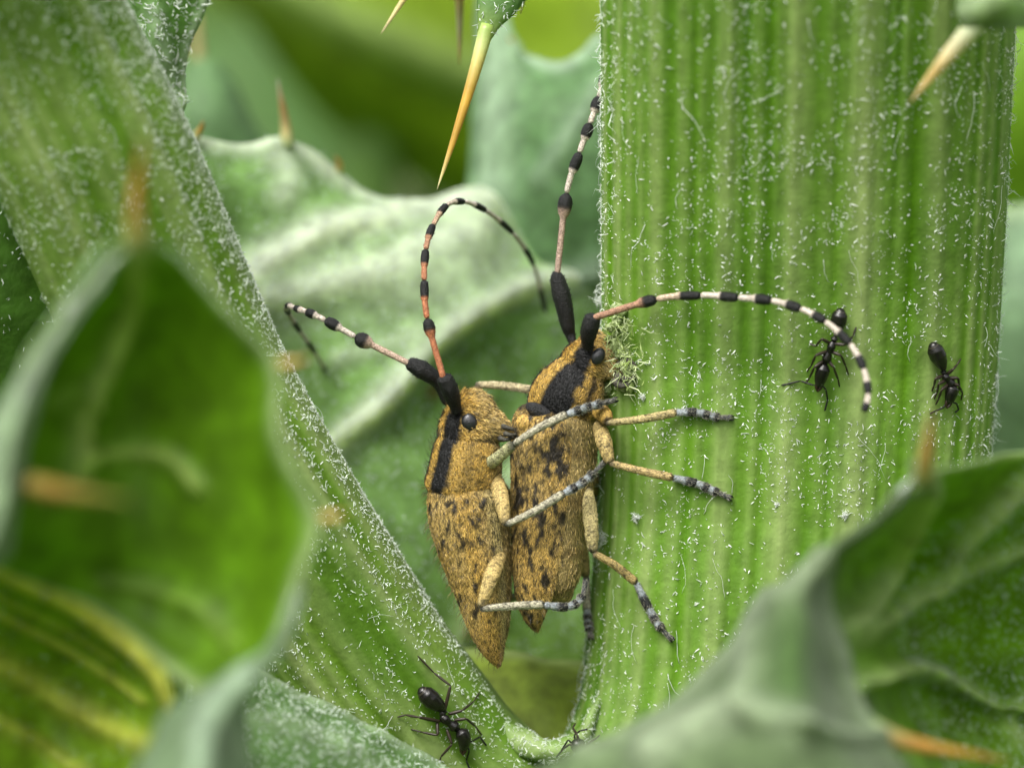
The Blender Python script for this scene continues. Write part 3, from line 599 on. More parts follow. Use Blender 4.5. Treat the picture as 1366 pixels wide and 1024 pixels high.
def loft(stations, dors, phi, ns=60, ntn=48, th0=-math.pi, th1=math.pi, scale=1.0, side=1):
    """stations (px,py,d,h,w); dors: rough dorsal direction in the picture; returns grid of points, theta, s"""
    A = resample(np.array(stations, float), ns)
    A[:, 3:] = np.maximum(A[:, 3:], 1.0)
    p = np.array([P(*a[:3]) for a in A]); T = np.gradient(p, axis=0); T /= np.linalg.norm(T, axis=1)[:, None]
    up = np.array([dors[0], 0, -dors[1]], float); up /= np.linalg.norm(up)
    cp, sp = math.cos(phi), math.sin(phi)
    th = np.linspace(th0, th1, ntn, endpoint=(th1 - th0 < 6.2))
    G = np.zeros((ns, ntn, 3)); Nn = np.zeros((ns, ntn, 3))
    for i in range(ns):
        u = up - T[i] * up.dot(T[i]); u /= np.linalg.norm(u)
        v = np.array([0, -1., 0]); v = v - T[i] * v.dot(T[i]) - u * v.dot(u); v /= np.linalg.norm(v)
        D = u * cp + v * sp; L = v * cp - u * sp
        h, w_ = R(A[i, 3]) * scale, R(A[i, 4]) * scale
        G[i] = p[i] + np.cos(th)[:, None] * D * h + np.sin(th)[:, None] * L * w_
    return G, th, np.linspace(0, 1, ns)
def grid_faces(ns, n, wrap, off=0):
    m = n if wrap else n - 1
    return [(off + i * n + j, off + i * n + (j + 1) % n, off + (i + 1) * n + (j + 1) % n, off + (i + 1) * n + j) for i in range(ns - 1) for j in range(m)]
def outward(v, f):
    c = v.mean(0); s = 0
    for q in f[::max(1, len(f) // 200)]:
        a, b, d = v[q[0]], v[q[1]], v[q[2]]; s += np.dot(np.cross(b - a, d - a), a - c)
    return f if s > 0 else [tuple(reversed(q)) for q in f]
def colgrid(fn, G, th, s):
    return np.array([[fn(s[i], math.degrees(th[j]), G[i, j]) for j in range(len(th))] for i in range(len(s))])
def closed_loft(mb, stations, dors, phi, fn, ns=60, ntn=48, scale=1.0):
    G, th, s = loft(stations, dors, phi, ns, ntn, scale=scale); C = colgrid(fn, G, th, s)
    f = grid_faces(ns, ntn, True); v = G.reshape(-1, 3); f = f + [tuple(range(ntn)), tuple((ns - 1) * ntn + j for j in range(ntn - 1, -1, -1))]
    f = outward(v, f); mb.add(v, f, np.clip(C.reshape(-1, 3) * .6, .003, .9)); return v, f, C.reshape(-1, 3)
def shell(stations, dors, phi, fn, t0, t1, ns=90, ntn=44, thick=.94):
    G, th, s = loft(stations, dors, phi, ns, ntn, math.radians(t0), math.radians(t1)); H, _, _ = loft(stations, dors, phi, ns, ntn, math.radians(t0), math.radians(t1), thick)
    for i in range(ns):           # fine punctures and ripples
        for j in range(ntn):
            q = G[i, j]; G[i, j] = q + (q - H[i, j]) * (.25 * mnoise.noise(Vector(q * 16)) + .15 * mnoise.noise(Vector(q * 40)))
    C = colgrid(fn, G, th, s)
    v = np.concatenate([G.reshape(-1, 3), H.reshape(-1, 3)]); n = ns * ntn
    a = grid_faces(ns, ntn, False); b = [tuple(reversed([k + n for k in q])) for q in a]
    idx = np.arange(n).reshape(ns, ntn); ring = list(idx[0]) + list(idx[1:, -1]) + list(idx[-1, -2::-1]) + list(idx[-2:0:-1, 0])
    sd = [(ring[k], ring[(k + 1) % len(ring)], ring[(k + 1) % len(ring)] + n, ring[k] + n) for k in range(len(ring))]
    cc = np.concatenate([C.reshape(-1, 3), C.reshape(-1, 3) * .5])
    ctr = H.mean((0, 1)); q = a[len(a) // 2]
    fl = np.dot(np.cross(v[q[1]] - v[q[0]], v[q[2]] - v[q[0]]), v[q[0]] - H[:, :].reshape(-1, 3)[q[0]]) < 0
    if fl: a, b, sd = ([tuple(reversed(x)) for x in l] for l in (a, b, sd))
    return v, a + b + sd, np.clip(cc, .003, .9), a
def fur(store, src, n, L, wd, flow, lift, jit=.35, shade=1.0, colfn=None, dark=.16):
    v, f, c = src
    pts, nr, tri, w3 = tri_sample(v, f, n)
    col_ = (c[tri] * w3[..., None]).sum(1)
    fl = np.asarray(flow, float); fl = fl / np.linalg.norm(fl)
    d = fl[None] + rng.normal(0, jit, (n, 3)); d -= nr * (d * nr).sum(1)[:, None]; d /= np.linalg.norm(d, axis=1)[:, None] + 1e-9
    l1 = rng.uniform(lift[0], lift[1], (n, 1))
    col_ = col_ * rng.uniform(.55, 1.9, (n, 1)) * shade
    col_ = np.where(rng.random((n, 1)) < dark, np.array((.012, .011, .010)), col_)
    if colfn: col_ = colfn(col_, pts)
    needles(store, pts - nr * .001, d + nr * l1, d + nr * l1 * .35, rng.uniform(L[0], L[1], n), wd * rng.uniform(.7, 1.2, n), np.clip(col_, .006, .9))

def joint_tube(mb, pts, radii, colfn, n=14, ns=40, flat=1.0):
    A = resample(np.array(pts, float), ns); p = np.array([P(*a) for a in A])
    r = np.interp(np.linspace(0, 1, ns), np.linspace(0, 1, len(radii)), radii) / S
    # rounded ends
    t = np.linspace(0, 1, ns); r = r * np.sqrt(np.clip(np.minimum(t, 1 - t) * 16 + .22, 0, 1))
    v, f, tt = tube(p, r, n, flat)
    f = outward(v, f)
    C = np.array([colfn(x, q) for x, q in zip(tt, v)]); mb.add(v, f, np.clip(C, .004, .9)); return v, f, np.clip(C, .004, .9)
def limb_col(base, dark0=.10, dark1=.10, am=.22):
    def fn(t, q):
        k = .5 + .5 * mnoise.noise(Vector(q * 30)); c = base * (.7 + .6 * k)
        dk = max(1 - t / dark0 if t < dark0 else 0, (t - 1 + dark1) / dark1 if t > 1 - dark1 else 0)
        c = mixc(c, BLK * 3, min(1, dk * 1.1) * .85)
        c = c * (1 - .75 * sst(am, am + .2, mnoise.noise(Vector(q * 62 + np.array((3, 1, 7))))))
        return c
    return fn
def leg(beetle, hair, fem, tib, tar, fr=(7, 11, 12, 10, 6.5), tr=(5.2, 6, 6.8, 7), ta=7.4, fcol=OCH2, tcol=GREY, n_hair=420, label=None):
    fr = [x * .88 for x in fr]; tr = [x * .80 for x in tr]; ta = ta * .84
    root = MB(); src = joint_tube(root, fem, fr, limb_col(fcol * .92, .08, .14), flat=.8)
    o = root.build('leg', M_LIMB, beetle)
    if label: o['label'] = label
    fd = P(*fem[-1]) - P(*fem[0]); fur(hair, src, n_hair * 2, (.010, .022), .0014, fd, (.1, .35), dark=.3)
    mb = MB(); src = joint_tube(mb, tib, tr, limb_col(tcol, .12, .06)); mb.build('tibia', M_LIMB, o)
    fur(hair, src, n_hair * 2, (.010, .022), .0014, P(*tib[-1]) - P(*tib[0]), (.1, .4), dark=.25)
    # foot: three lobed joints, a slim claw joint and two claws
    A = resample(np.array(tar, float), 60); mb = MB(); cuts = [0, 20, 33, 44, 59]
    for k in range(4):
        seg = A[max(0, cuts[k] - 2):cuts[k + 1] + 1]
        rr = (ta * .70, ta * .78, ta * .98, ta * .92) if k < 3 else (ta * .5, ta * .45, ta * .5, ta * .55)
        def cf(t, q, k=k): return mixc(BLUEG * (1.1 - .1 * k), BLK * 2, sst(.38, .62, t) if k < 3 else .85) * (.8 + .4 * mnoise.noise(Vector(q * 40)))
        s_ = joint_tube(mb, seg, rr, cf, 12, 16); fur(hair, s_, 130, (.012, .028), .0015, P(*seg[-1]) - P(*seg[0]), (.3, .8), colfn=lambda c, p: c * .5 + np.array((.22, .21, .16)))
    e = A[-1]; dv = A[-1] - A[-6]; dv = dv / (np.linalg.norm(dv[:2]) + 1e-6); nn = np.array([-dv[1], dv[0], 0])
    for sg in (-1, 1):
        joint_tube(mb, [e - dv * 4, e + nn * sg * 2.5, e + dv * 4 + nn * sg * 2 + np.array([0, 0, .03])], (2.0, 1.8, .8), lambda t, q: BLK * 2, 6, 8)
    mb.build('tarsus', M_LIMB, o)
    return o
def antenna(beetle, hair, scape, nodes, pale, rs=(4.6, 3.0), blob=(7.8, 4.0), srad=(7, 9, 11.5, 12, 9), fracs=.5):
    mb = MB(); src = joint_tube(mb, scape, srad, lambda t, q: BLK * (1 + .6 * mnoise.noise(Vector(q * 40))), 14, 36)
    o = mb.build('antenna', M_BLACK, beetle); fur(hair, src, 420, (.01, .028), .0014, P(*scape[-1]) - P(*scape[0]), (.3, .9), colfn=lambda c, p: c * 0 + np.array((.03, .03, .035)))
    m = len(nodes); D = resample(np.array(nodes, float), (m - 1) * 24 + 1)
    for i in range(m - 1):
        seg = D[i * 24:i * 24 + 25]; k = i / max(1, m - 2)
        r = np.interp(k, [0, 1], rs); b = max(r * 1.22, np.interp(i, [0, 1, 3, m], [blob[0], blob[0] * .75, blob[1] * 1.35, blob[1] * .8]))
        fr_ = fracs if i else .76
        pc = np.array(pale[min(i, len(pale) - 1)])
        def cf(t, q): return mixc(pc * (.85 + .3 * mnoise.noise(Vector(q * 50))), BLK, sst(fr_ - .03, fr_ + .05, t))
        t25 = np.linspace(0, 1, 25)
        rad = [r * .9 if t < fr_ - .08 else r + (b - r) * math.sin(math.pi * min(1, (t - fr_ + .08) / (1.08 - fr_) * .85 + .08)) for t in t25]
        mbx = MB(); src = joint_tube(mbx, seg, rad, cf, 12, 30); mbx.build('antenna_segment', M_LIMB, o)
        if i < 5: fur(hair, src, 150 if i == 0 else 60, (.008, .024), .0013, P(*seg[-1]) - P(*seg[0]), (.3, .9), colfn=lambda c, p: c * .9)
    return o
def ellipsoid(c, ax, rad, n=20):
    """c world point, ax three unit axes, rad three radii"""
    th = np.linspace(.001, math.pi - .001, n); ph = np.linspace(0, 2 * math.pi, n * 2, endpoint=False)
    v = np.array([c + ax[0] * rad[0] * math.sin(a) * math.cos(b) + ax[1] * rad[1] * math.sin(a) * math.sin(b) + ax[2] * rad[2] * math.cos(a) for a in th for b in ph])
    f = grid_faces(n, n * 2, True); f += [tuple(range(n * 2)), tuple((n - 1) * n * 2 + j for j in range(n * 2 - 1, -1, -1))]
    return v, outward(v, f)
def eye(beetle, px, py, d, ra, rb, rc, tilt):
    rc = rc * .65
    a = math.radians(tilt); ax = [np.array((math.cos(a), 0, math.sin(a))), np.array((-math.sin(a), 0, math.cos(a))), np.array((0, -1., 0))]
    v, f = ellipsoid(P(px, py, d), ax, (R(ra), R(rb), R(rc))); return MB().add(v, f, (.010, .010, .012)).build('eye', M_EYE, beetle)

def pat_pron(mid=14, b1=52, seed=0, dc=84, da=.9):
    def fn(s, th, q):
        a = abs(th) + 6 * mnoise.noise(Vector(q * 14 + np.array((seed, 0, 0)))); k = .5 + .5 * mnoise.noise(Vector(q * 34))
        y = OCH * (.75 + .5 * k) * (1 - .7 * sst(.28, .42, mnoise.noise(Vector(q * 52 + np.array((5, seed, 2)))))); b = BLK * (1 + k)
        if a < mid: return mixc(y, b, sst(mid - 4, mid, a))
        if a < b1: return mixc(b, y, sst(b1 - 4, b1, a))
        dk = math.exp(-((a - dc) / 9) ** 2) * sst(.1, .3, s) * da
        return mixc(mixc(y, OCH2 * .9, sst(100, 130, a)), b, dk * (1 if k > .25 else .4))
    return fn
def pat_elytra(spots, seed, streak, s0=.12):
    def fn(s, th, q):
        a = abs(th); n1 = mnoise.noise(Vector((q[0] * 13 + seed, q[1] * 13, q[2] * 9))); n2 = mnoise.noise(Vector((q[0] * 27 + seed, q[1] * 27, q[2] * 20)))
        n3 = mnoise.noise(Vector((q[0] * 60 + seed, q[1] * 60, q[2] * 26))); k = .5 + .5 * n3
        y = mixc(OCH * .92, OCH2, .5 + .5 * mnoise.noise(Vector(q * 5 + np.array((0, seed, 0)))))
        y = mixc(y, OCH * 1.1, streak * math.exp(-((a - 62) / 14) ** 2) * .8)
        y = mixc(y, OCH2 * np.array((.95, 1.05, 1.2)), sst(85, 108, a) * .8)
        y = mixc(y, BRN * 1.3, sst(.72, .98, s) * .75)
        amt = spots - .18 * sst(80, 105, a) - .12 * sst(.6, 1, s) + .10 * math.exp(-((s - .25) / .2) ** 2)
        dk = sst(.05, .25, n1 * .7 + n2 * .7 + amt - .22) * .95
        dk = max(dk, .8 * sst(.10, .30, n3 * .8 + n2 * .25 + amt - .22))
        dk = max(dk, .85 * (1 - sst(s0, s0 + .035, s + .012 * n2)))  # front end painted dark for the shaded crease under the pronotum lip
        return mixc(y * (.72 + .5 * k), BLK * 1.6, dk)
    return fn
def pat_belly(s, th, q):
    k = .5 + .5 * mnoise.noise(Vector(q * 30)); ring = .5 + .5 * math.sin(s * 34)
    return mixc(OCH2 * (.6 + .5 * k), BRN * .6, .5 * (ring > .93))
def pat_head(seed, sblk, a0, a1):
    def fn(s, th, q):
        k = .5 + .5 * mnoise.noise(Vector(q * 36 + np.array((seed, 0, 0)))); a = abs(th) + 5 * mnoise.noise(Vector(q * 16))
        y = mixc(OCH, PALEY, sst(60, 120, a) * .6) * (.75 + .5 * k) * (1 - .65 * sst(.3, .45, mnoise.noise(Vector(q * 50 + np.array((1, seed, 2))))))
        dk = sst(a0 - 3, a0 + 2, a) * (1 - sst(a1 - 4, a1 + 2, a)) * (1 - sst(sblk - .06, sblk + .04, s))
        dk = max(dk, .85 * math.exp(-((s - .13) / .05) ** 2) * sst(70, 90, a))
        return mixc(y, BLK * 1.5, dk)
    return fn
def pat_muzzle(s, th, q):
    k = .5 + .5 * mnoise.noise(Vector(q * 36))
    return mixc(mixc(OCH, PALEY, .6) * (.7 + .5 * k), BLK * 2, sst(.72, .9, s) * .85)

# ---- the male on top
male = thing('longhorn_beetle', 'ochre longhorn beetle mounted on the back of the beetle that chews the stem', 'beetle', P(640, 790, .15), 'mating longhorn beetles')
hair = MB(); body = MB(); PHI = math.radians(24)
ab = [(622, 640, .17, 36, 40), (628, 665, .17, 42, 44), (634, 700, .17, 46, 45), (640, 735, .17, 43, 43), (645, 770, .17, 38, 39), (651, 800, .17, 31, 33), (656, 830, .17, 24, 26), (660, 855, .17, 15, 17), (662, 870, .17, 5, 6)]
s4 = closed_loft(body, ab, (-1, 0), PHI, pat_belly); fur(hair, s4, 4000, (.02, .045), .0019, (.1, 0, -1), (.12, .5))
pr = [(606, 672, .15, 38, 38), (610, 663, .15, 47, 47), (614, 653, .15, 49.5, 50), (618, 640, .15, 49.5, 51), (621, 622, .15, 48, 51), (623, 604, .15, 46, 48), (625, 590, .15, 42, 42), (626, 582, .15, 30, 30)]
s1 = closed_loft(body, pr, (-1, 0), PHI, pat_pron(12, 46, 0, 72, .45))
hd = [(625, 600, .15, 36, 36), (625, 588, .15, 39.5, 39), (626, 572, .15, 41, 40), (628, 555, .15, 38, 37), (628, 541, .15, 31, 31), (626, 530, .15, 22, 22), (624, 523, .15, 12, 12), (623, 519, .15, 4, 4)]
s2 = closed_loft(body, hd, (-1, 0), PHI, pat_head(3, .50, 12, 50))
mz = [(636, 566, .13, 22, 24), (648, 567, .13, 26, 27), (660, 570, .13, 22, 24), (672, 574, .13, 15, 17), (682, 577, .13, 9, 11), (688, 579, .13, 3, 4)]
s3 = closed_loft(body, mz, (0, -1), math.radians(20), pat_muzzle, 30, 32)
el = [(617, 628, .15, 30, 32), (617, 638, .15, 42, 44), (618, 650, .15, 47, 48), (620, 668, .15, 50.5, 52), (624, 692, .15, 52, 53), (631, 725, .15, 49, 50), (639, 760, .15, 44, 45), (646, 795, .15, 37, 38), (652, 830, .15, 30, 31), (657, 856, .15, 22, 23), (662, 875, .15, 13, 14), (666, 889, .15, 3, 4)]
bo = body.build('body', M_SHELL, male)
for a0, a1 in ((.6, 118), (-118, -.6)):
    v, f, c, fo = shell(el, (-1, 0), PHI, pat_elytra(.06, 2.0, 1.0, .17), a0, a1)
    MB().add(v, f, c * .6).build('wing_case', M_SHELL, male)
    if a0 > 0: fur(hair, (v, fo, c), 16000, (.014, .030), .0019, (.15, 0, -1), (.04, .28)); fur(hair, (v, fo, c), 500, (.05, .09), .0012, (.1, 0, -.5), (.9, 2.2), colfn=lambda c, p: c * .3)
    else: fur(hair, (v, fo, c), 3000, (.014, .030), .0019, (.15, 0, -1), (.04, .28)); fur(hair, (v, fo, c), 400, (.05, .10), .0012, (.1, 0, -.5), (.9, 2.2), colfn=lambda c, p: c * .3)
fur(hair, s1, 9000, (.013, .028), .0018, (.1, 0, 1), (.2, .6)); fur(hair, s1, 450, (.05, .10), .0012, (0, 0, 1), (.9, 2.5), colfn=lambda c, p: c * .3)
fur(hair, s2, 5000, (.02, .045), .0020, (.9, 0, -.35), (.3, .9)); fur(hair, s2, 260, (.05, .09), .0012, (.5, 0, .5), (.9, 2.5), colfn=lambda c, p: c * .3)
fur(hair, s3, 2200, (.016, .036), .0018, (.95, 0, -.2), (.3, .9))
eye(male, 626, 563, -.042, 10.5, 12, 9, 20); eye(male, 612, 548, .30, 9, 10, 7, 20)
mb = MB()   # mouthparts resting against the other beetle
for pts in ([(668, 568, .05), (680, 571, .03), (691, 575, .05)], [(664, 584, .04), (676, 586, .02), (688, 582, .05)], [(670, 575, .1), (684, 576, .1), (694, 578, .1)], [(672, 578, .02), (682, 580, .0), (692, 579, .03)]):
    joint_tube(mb, pts, (4.5, 3, 2.4, 1.2), lambda t, q: mixc(BLK * 2, GREY * .25, .5 + .5 * mnoise.noise(Vector(q * 30))), 8, 14)
mb.build('mouthparts', M_LIMB, male)
antenna(male, hair, [(610, 551, -.02), (606, 537, -.06), (600, 520, -.12), (591, 501, -.17)],
        [(592, 506, -.17), (570, 425, -.16), (566, 374, -.12), (568, 333, -.06), (578, 300, .02), (596, 274, .16), (619, 269, .32), (648, 281, .52), (684, 311, .85), (712, 354, 1.2), (728, 416, 1.6)],
        [(.44, .16, .075), (.46, .17, .08), (.45, .19, .10), (.42, .22, .13), (.44, .30, .2), (.5, .42, .34), CREAM, CREAM], srad=(6.5, 8, 11, 12, 10))
antenna(male, hair, [(596, 540, .18), (584, 510, .12), (566, 495, .08), (543, 483, .05)],
        [(548, 486, .05), (474, 449, .03), (434, 427, .05), (409, 416, .1), (394, 411, .2), (383, 408, .4), (385, 418, .6), (400, 442, .95), (420, 470, 1.35), (441, 506, 1.8)],
        [(.50, .36, .28), CREAM, CREAM, CREAM, CREAM, CREAM * .8], blob=(10.5, 3.6), srad=(5, 7, 11, 12.5, 8))
leg(male, hair, [(646, 622, .06), (662, 612, -.1), (685, 592, -.22)], [(684, 593, -.22), (718, 571, -.24), (757, 552, -.22)], [(756, 553, -.22), (785, 543, -.19), (821, 533, -.13)], (7, 10, 9, 8), fcol=GREY * np.array((1.1, 1.15, .85)))
leg(male, hair, [(660, 630, .12), (668, 662, -.11), (675, 700, -.2)], [(674, 700, -.2), (712, 682, -.24), (753, 657, -.22)], [(752, 658, -.22), (778, 643, -.18), (806, 617, -.12)], (7, 11.5, 12.5, 10.5, 6.5))
leg(male, hair, [(672, 728, .1), (656, 768, -.15), (641, 811, -.2)], [(640, 812, -.2), (682, 808, -.2), (726, 806, -.17)], [(725, 807, -.17), (757, 809, -.12), (775, 798, -.08), (782, 774, -.03)], (8, 11.5, 12.5, 10, 6.5))
leg(male, hair, [(655, 560, .34), (646, 540, .36), (635, 514, .36)], [(634, 513, .36), (668, 514, .34), (712, 520, .30)], [(712, 520, .3), (735, 528, .32), (757, 536, .34)], (8, 9, 8, 6), (5, 6.5, 7, 7), tcol=GREY * np.array((1.2, 1.1, .9)))
leg(male, hair, [(663, 640, .3), (675, 665, .42), (684, 690, .5)], [(684, 690, .5), (715, 672, .52), (745, 655, .5)], [(745, 655, .5), (770, 645, .5), (790, 640, .45)])
leg(male, hair, [(668, 738, .3), (660, 772, .42), (655, 800, .46)], [(655, 800, .46), (690, 795, .48), (722, 780, .46)], [(722, 780, .46), (742, 775, .44), (760, 770, .4)])
hair.build('body_hair', M_FUR, male, 'stuff', smooth=False)

# ---- the female clinging to the stem
fem = thing('longhorn_beetle', 'ochre longhorn beetle gripping the ribbed stem and chewing its torn edge', 'beetle', P(735, 740, .15), 'mating longhorn beetles')
hair = MB(); body = MB(); PHI = math.radians(32)
ab = [(740, 552, .15, 44, 46), (742, 570, .15, 53, 53), (741, 610, .15, 56, 54), (738, 650, .15, 53, 53), (735, 700, .15, 46, 47), (736, 745, .15, 41, 43), (743, 780, .15, 30, 33), (751, 798, .16, 14, 16), (754, 806, .16, 4, 5)]
s4 = closed_loft(body, ab, (-1, .1), PHI, pat_belly); fur(hair, s4, 7000, (.02, .045), .0019, (-.1, 0, -1), (.12, .5))
pr = [(742, 562, .15, 34, 34), (746, 552, .15, 46, 46), (754, 535, .15, 50, 50), (762, 519, .15, 47, 48), (770, 504, .15, 40, 42), (776, 493, .15, 33, 34), (780, 486, .15, 22, 22)]
s1 = closed_loft(body, pr, (-.88, -.47), PHI, pat_pron(21, 70, 5, 93, 1.0))
hd = [(771, 503, .15, 32, 33), (776, 494, .15, 32.5, 34), (782, 482, .14, 32.5, 35), (787, 469, .14, 29, 31), (789, 458, .14, 23, 25), (788, 449, .14, 16, 17), (786, 443, .14, 8, 9), (785, 440, .14, 2.5, 3)]
s2 = closed_loft(body, hd, (-.88, -.47), PHI, pat_head(9, .55, 21, 66))
mz = [(797, 472, .11, 18, 20), (806, 480, .11, 22, 24), (815, 487, .1, 19, 21), (825, 492, .09, 13, 15), (834, 495, .08, 8, 9), (841, 497, .07, 3, 4)]
s3 = closed_loft(body, mz, (.5, -.85), math.radians(25), pat_muzzle, 30, 32)
body.build('body', M_SHELL, fem)
el = [(742, 537, .15, 26, 26), (740, 547, .15, 41, 40), (738, 557, .15, 51, 50), (737, 569, .15, 55, 54), (737, 600, .15, 57, 56), (735, 640, .15, 54, 55), (731, 690, .15, 49, 51), (728, 735, .15, 45, 47), (724, 770, .15, 40, 42), (720, 795, .15, 33, 36), (717, 815, .15, 24, 26), (716, 830, .15, 14, 16), (717, 842, .15, 3, 4)]
for a0, a1 in ((.6, 84), (-112, -.6)):
    v, f, c, fo = shell(el, (-1, .1), PHI, pat_elytra(.17, 8.0, .3), a0, a1)
    MB().add(v, f, c * .6).build('wing_case', M_SHELL, fem)
    if a0 > 0: fur(hair, (v, fo, c), 16000, (.014, .030), .0019, (-.05, 0, -1), (.04, .28)); fur(hair, (v, fo, c), 400, (.05, .09), .0012, (.1, 0, -.5), (.9, 2.2), colfn=lambda c, p: c * .3)
    else: fur(hair, (v, fo, c), 3000, (.014, .030), .0019, (-.05, 0, -1), (.12, .45))
fur(hair, s1, 9500, (.013, .028), .0018, (.4, 0, .9), (.2, .6)); fur(hair, s1, 420, (.04, .08), .0012, (0, 0, 1), (.9, 2.5), colfn=lambda c, p: c * .3)
fur(hair, s2, 4500, (.02, .04), .0020, (.8, 0, -.4), (.3, .9))
fur(hair, s3, 1800, (.015, .034), .0018, (.8, 0, -.4), (.3, .9))
# pale scutellum and black lump painting the shaded notch before the wing cases
v, f = ellipsoid(P(700, 563, -.03), [np.array((.8, 0, -.6)), np.array((.6, 0, .8)), np.array((0, -1., 0))], (R(11), R(10), R(9)), 12)
c = np.tile(PALEY * np.array((1.15, .95, .6)), (len(v), 1)); MB().add(v, f, c).build('scutellum', M_SHELL, fem); fur(hair, (v, f, c), 700, (.012, .026), .0015, (0, 0, -1), (.2, .6))
v, f = ellipsoid(P(720, 549, -.055), [np.array((.88, 0, -.47)), np.array((.47, 0, .88)), np.array((0, -1., 0))], (R(21), R(10), R(8)), 12)
MB().add(v, f, BLK * 2).build('notch_shade', M_BLACK, fem)
eye(fem, 798, 475, -.045, 8.5, 12, 8, -25); eye(fem, 776, 462, .26, 8, 11, 7, -25)
mb = MB()
for pts in ([(824, 488, .0), (838, 482, -.04), (850, 490, -.04)], [(820, 500, .0), (836, 506, -.04), (850, 500, -.03)], [(826, 494, .08), (840, 494, .08), (852, 498, .08)], [(818, 506, .0), (828, 514, -.04), (842, 512, -.05)]):
    joint_tube(mb, pts, (6, 5, 4, 2.4), lambda t, q: mixc(BLK * 2, GREY * .4, .5 + .5 * mnoise.noise(Vector(q * 30))), 8, 14)
mb.build('mouthparts', M_LIMB, fem)
antenna(fem, hair, [(768, 466, .18), (761, 447, .2), (757, 432, .18), (751, 402, .14), (741, 362, .1)],
        [(743, 368, .1), (756, 258, .06), (773, 204, .05), (787, 165, .06), (799, 130, .1), (808, 96, .2)],
        [(.40, .28, .22), CREAM, CREAM, CREAM, CREAM], blob=(10, 6.0), srad=(4, 6, 8, 10, 11.5, 12.5, 8.5), rs=(4.6, 4.2))
antenna(fem, hair, [(785, 466, -.05), (784, 452, -.1), (787, 437, -.16), (792, 420, -.2)],
        [(791, 424, -.21), (876, 399, -.36), (935, 394, -.5), (985, 397, -.6), (1029, 401, -.68), (1068, 412, -.76), (1101, 429, -.84), (1134, 459, -.92), (1152, 492, -1.0), (1158, 525, -1.05), (1153, 549, -1.08)],
        [(.36, .20, .13), (.50, .38, .28), CREAM, CREAM, CREAM], blob=(7.8, 5.4), srad=(6.5, 8.5, 11, 12, 10), rs=(5, 4))
def on(px, py, h=.035): return (px, py, stem_d(px, py) - h)
leg(fem, hair, [(795, 548, .0), (806, 553, -.1), (811, 563, -.16)], [(808, 564, -.16), (855, 559, -.17), (903, 550, -.14)], [(902, 550, -.14), on(930, 550, .03), on(955, 556, .03), on(975, 557, .03)], (9, 13, 12, 8), fcol=OCH * .75, tcol=PALEY * .75)
leg(fem, hair, [(797, 562, -.02), (806, 590, -.12), (814, 618, -.15)], [(812, 617, -.15), (855, 628, -.14), (898, 637, -.13)], [on(897, 637, .03), on(930, 645, .03), on(953, 655, .03), on(974, 664, .03)], (7, 12, 12.5, 10, 7), fcol=OCH2 * .95, tcol=OCH2 * np.array((.95, .95, 1.1)))
leg(fem, hair, [(784, 650, .02), (788, 695, -.06), (791, 737, -.08)], [(791, 737, -.08), (818, 752, -.08), (849, 777, -.06)], [on(848, 776, .03), on(866, 812, .03), on(880, 835, .03), on(896, 852, .03)], (7, 11, 11.5, 10.5, 6.5), fcol=OCH2 * np.array((.85, .95, 1.1)), tcol=OCH2 * .7)
leg(fem, hair, [(795, 555, .3), (812, 545, .36), (822, 530, .4)], [(822, 530, .4), (825, 515, .45), (828, 500, .5)], [(828, 500, .5), (830, 485, .52), (832, 470, .54)])
leg(fem, hair, [(780, 620, .35), (792, 640, .5), (796, 660, .6)], [(796, 660, .6), (800, 690, .68), (803, 720, .72)], [(803, 720, .72), (803, 735, .74), (803, 752, .76)])
leg(fem, hair, [(765, 690, .32), (774, 730, .42), (782, 770, .46)], [(782, 768, .46), (782, 790, .45), (783, 815, .42)], [(783, 812, .42), (784, 826, .4), (786, 838, .38), (788, 850, .36)])
hair.build('body_hair', M_FUR, fem, 'stuff', smooth=False)

# torn stem fibres where it feeds
mb = MB()
for k in range(300):
    px = random.gauss(828, 11); py = random.triangular(402, 528, 490); px += (py - 460) * .12
    if px < 800: px = 800 + random.random() * 10
    n0 = P(px, py, stem_d(min(max(px, 806), 1300), py) - random.uniform(-.02, .14))
    d = np.array([random.gauss(.1, .8), random.gauss(-.3, .4), random.gauss(.1, .9)])
    L = random.choice([.04, .06, .09, .14]); g = random.random()
    needles(mb, n0[None], d[None], (d + rng.normal(0, .8, 3))[None], L, random.uniform(.002, .0048), mixc((.38, .50, .12), (.80, .86, .56), g))
for k in range(20):
    px = random.gauss(828, 12); py = random.uniform(408, 522); c0 = P(px, py, stem_d(max(px, 808), py) - random.uniform(0, .08))
    v, f = ellipsoid(c0, [np.array((1., 0, 0)), np.array((0, 1., 0)), np.array((0, 0, 1.))], rng.uniform(.015, .05, 3), 7)
    v = v + rng.normal(0, .006, v.shape); mb.add(v, f, mixc((.20, .27, .07), (.46, .54, .28), random.random()))
mb.build('torn_fibre', M_HAIR, stem, 'stuff', smooth=False)
mb = MB()
for (px, py, r) in ((849, 690, 5), (805, 718, 7), (1127, 687, 5), (857, 530, 3), (802, 402, 6), (1037, 672, 3)):
    n_ = 60; q0 = P(px, py, stem_d(px, py)) + rng.normal(0, R(r) * .5, (n_, 3)); dd = rng.normal(0, 1, (n_, 3)) + np.array((0, -.6, 0))
    needles(mb, q0, dd, dd + rng.normal(0, .9, (n_, 3)), R(r) * rng.uniform(1, 2.4, n_), .0028, (.86, .9, .85))
mb.build('wool_tuft', M_HAIR, stem, 'stuff')

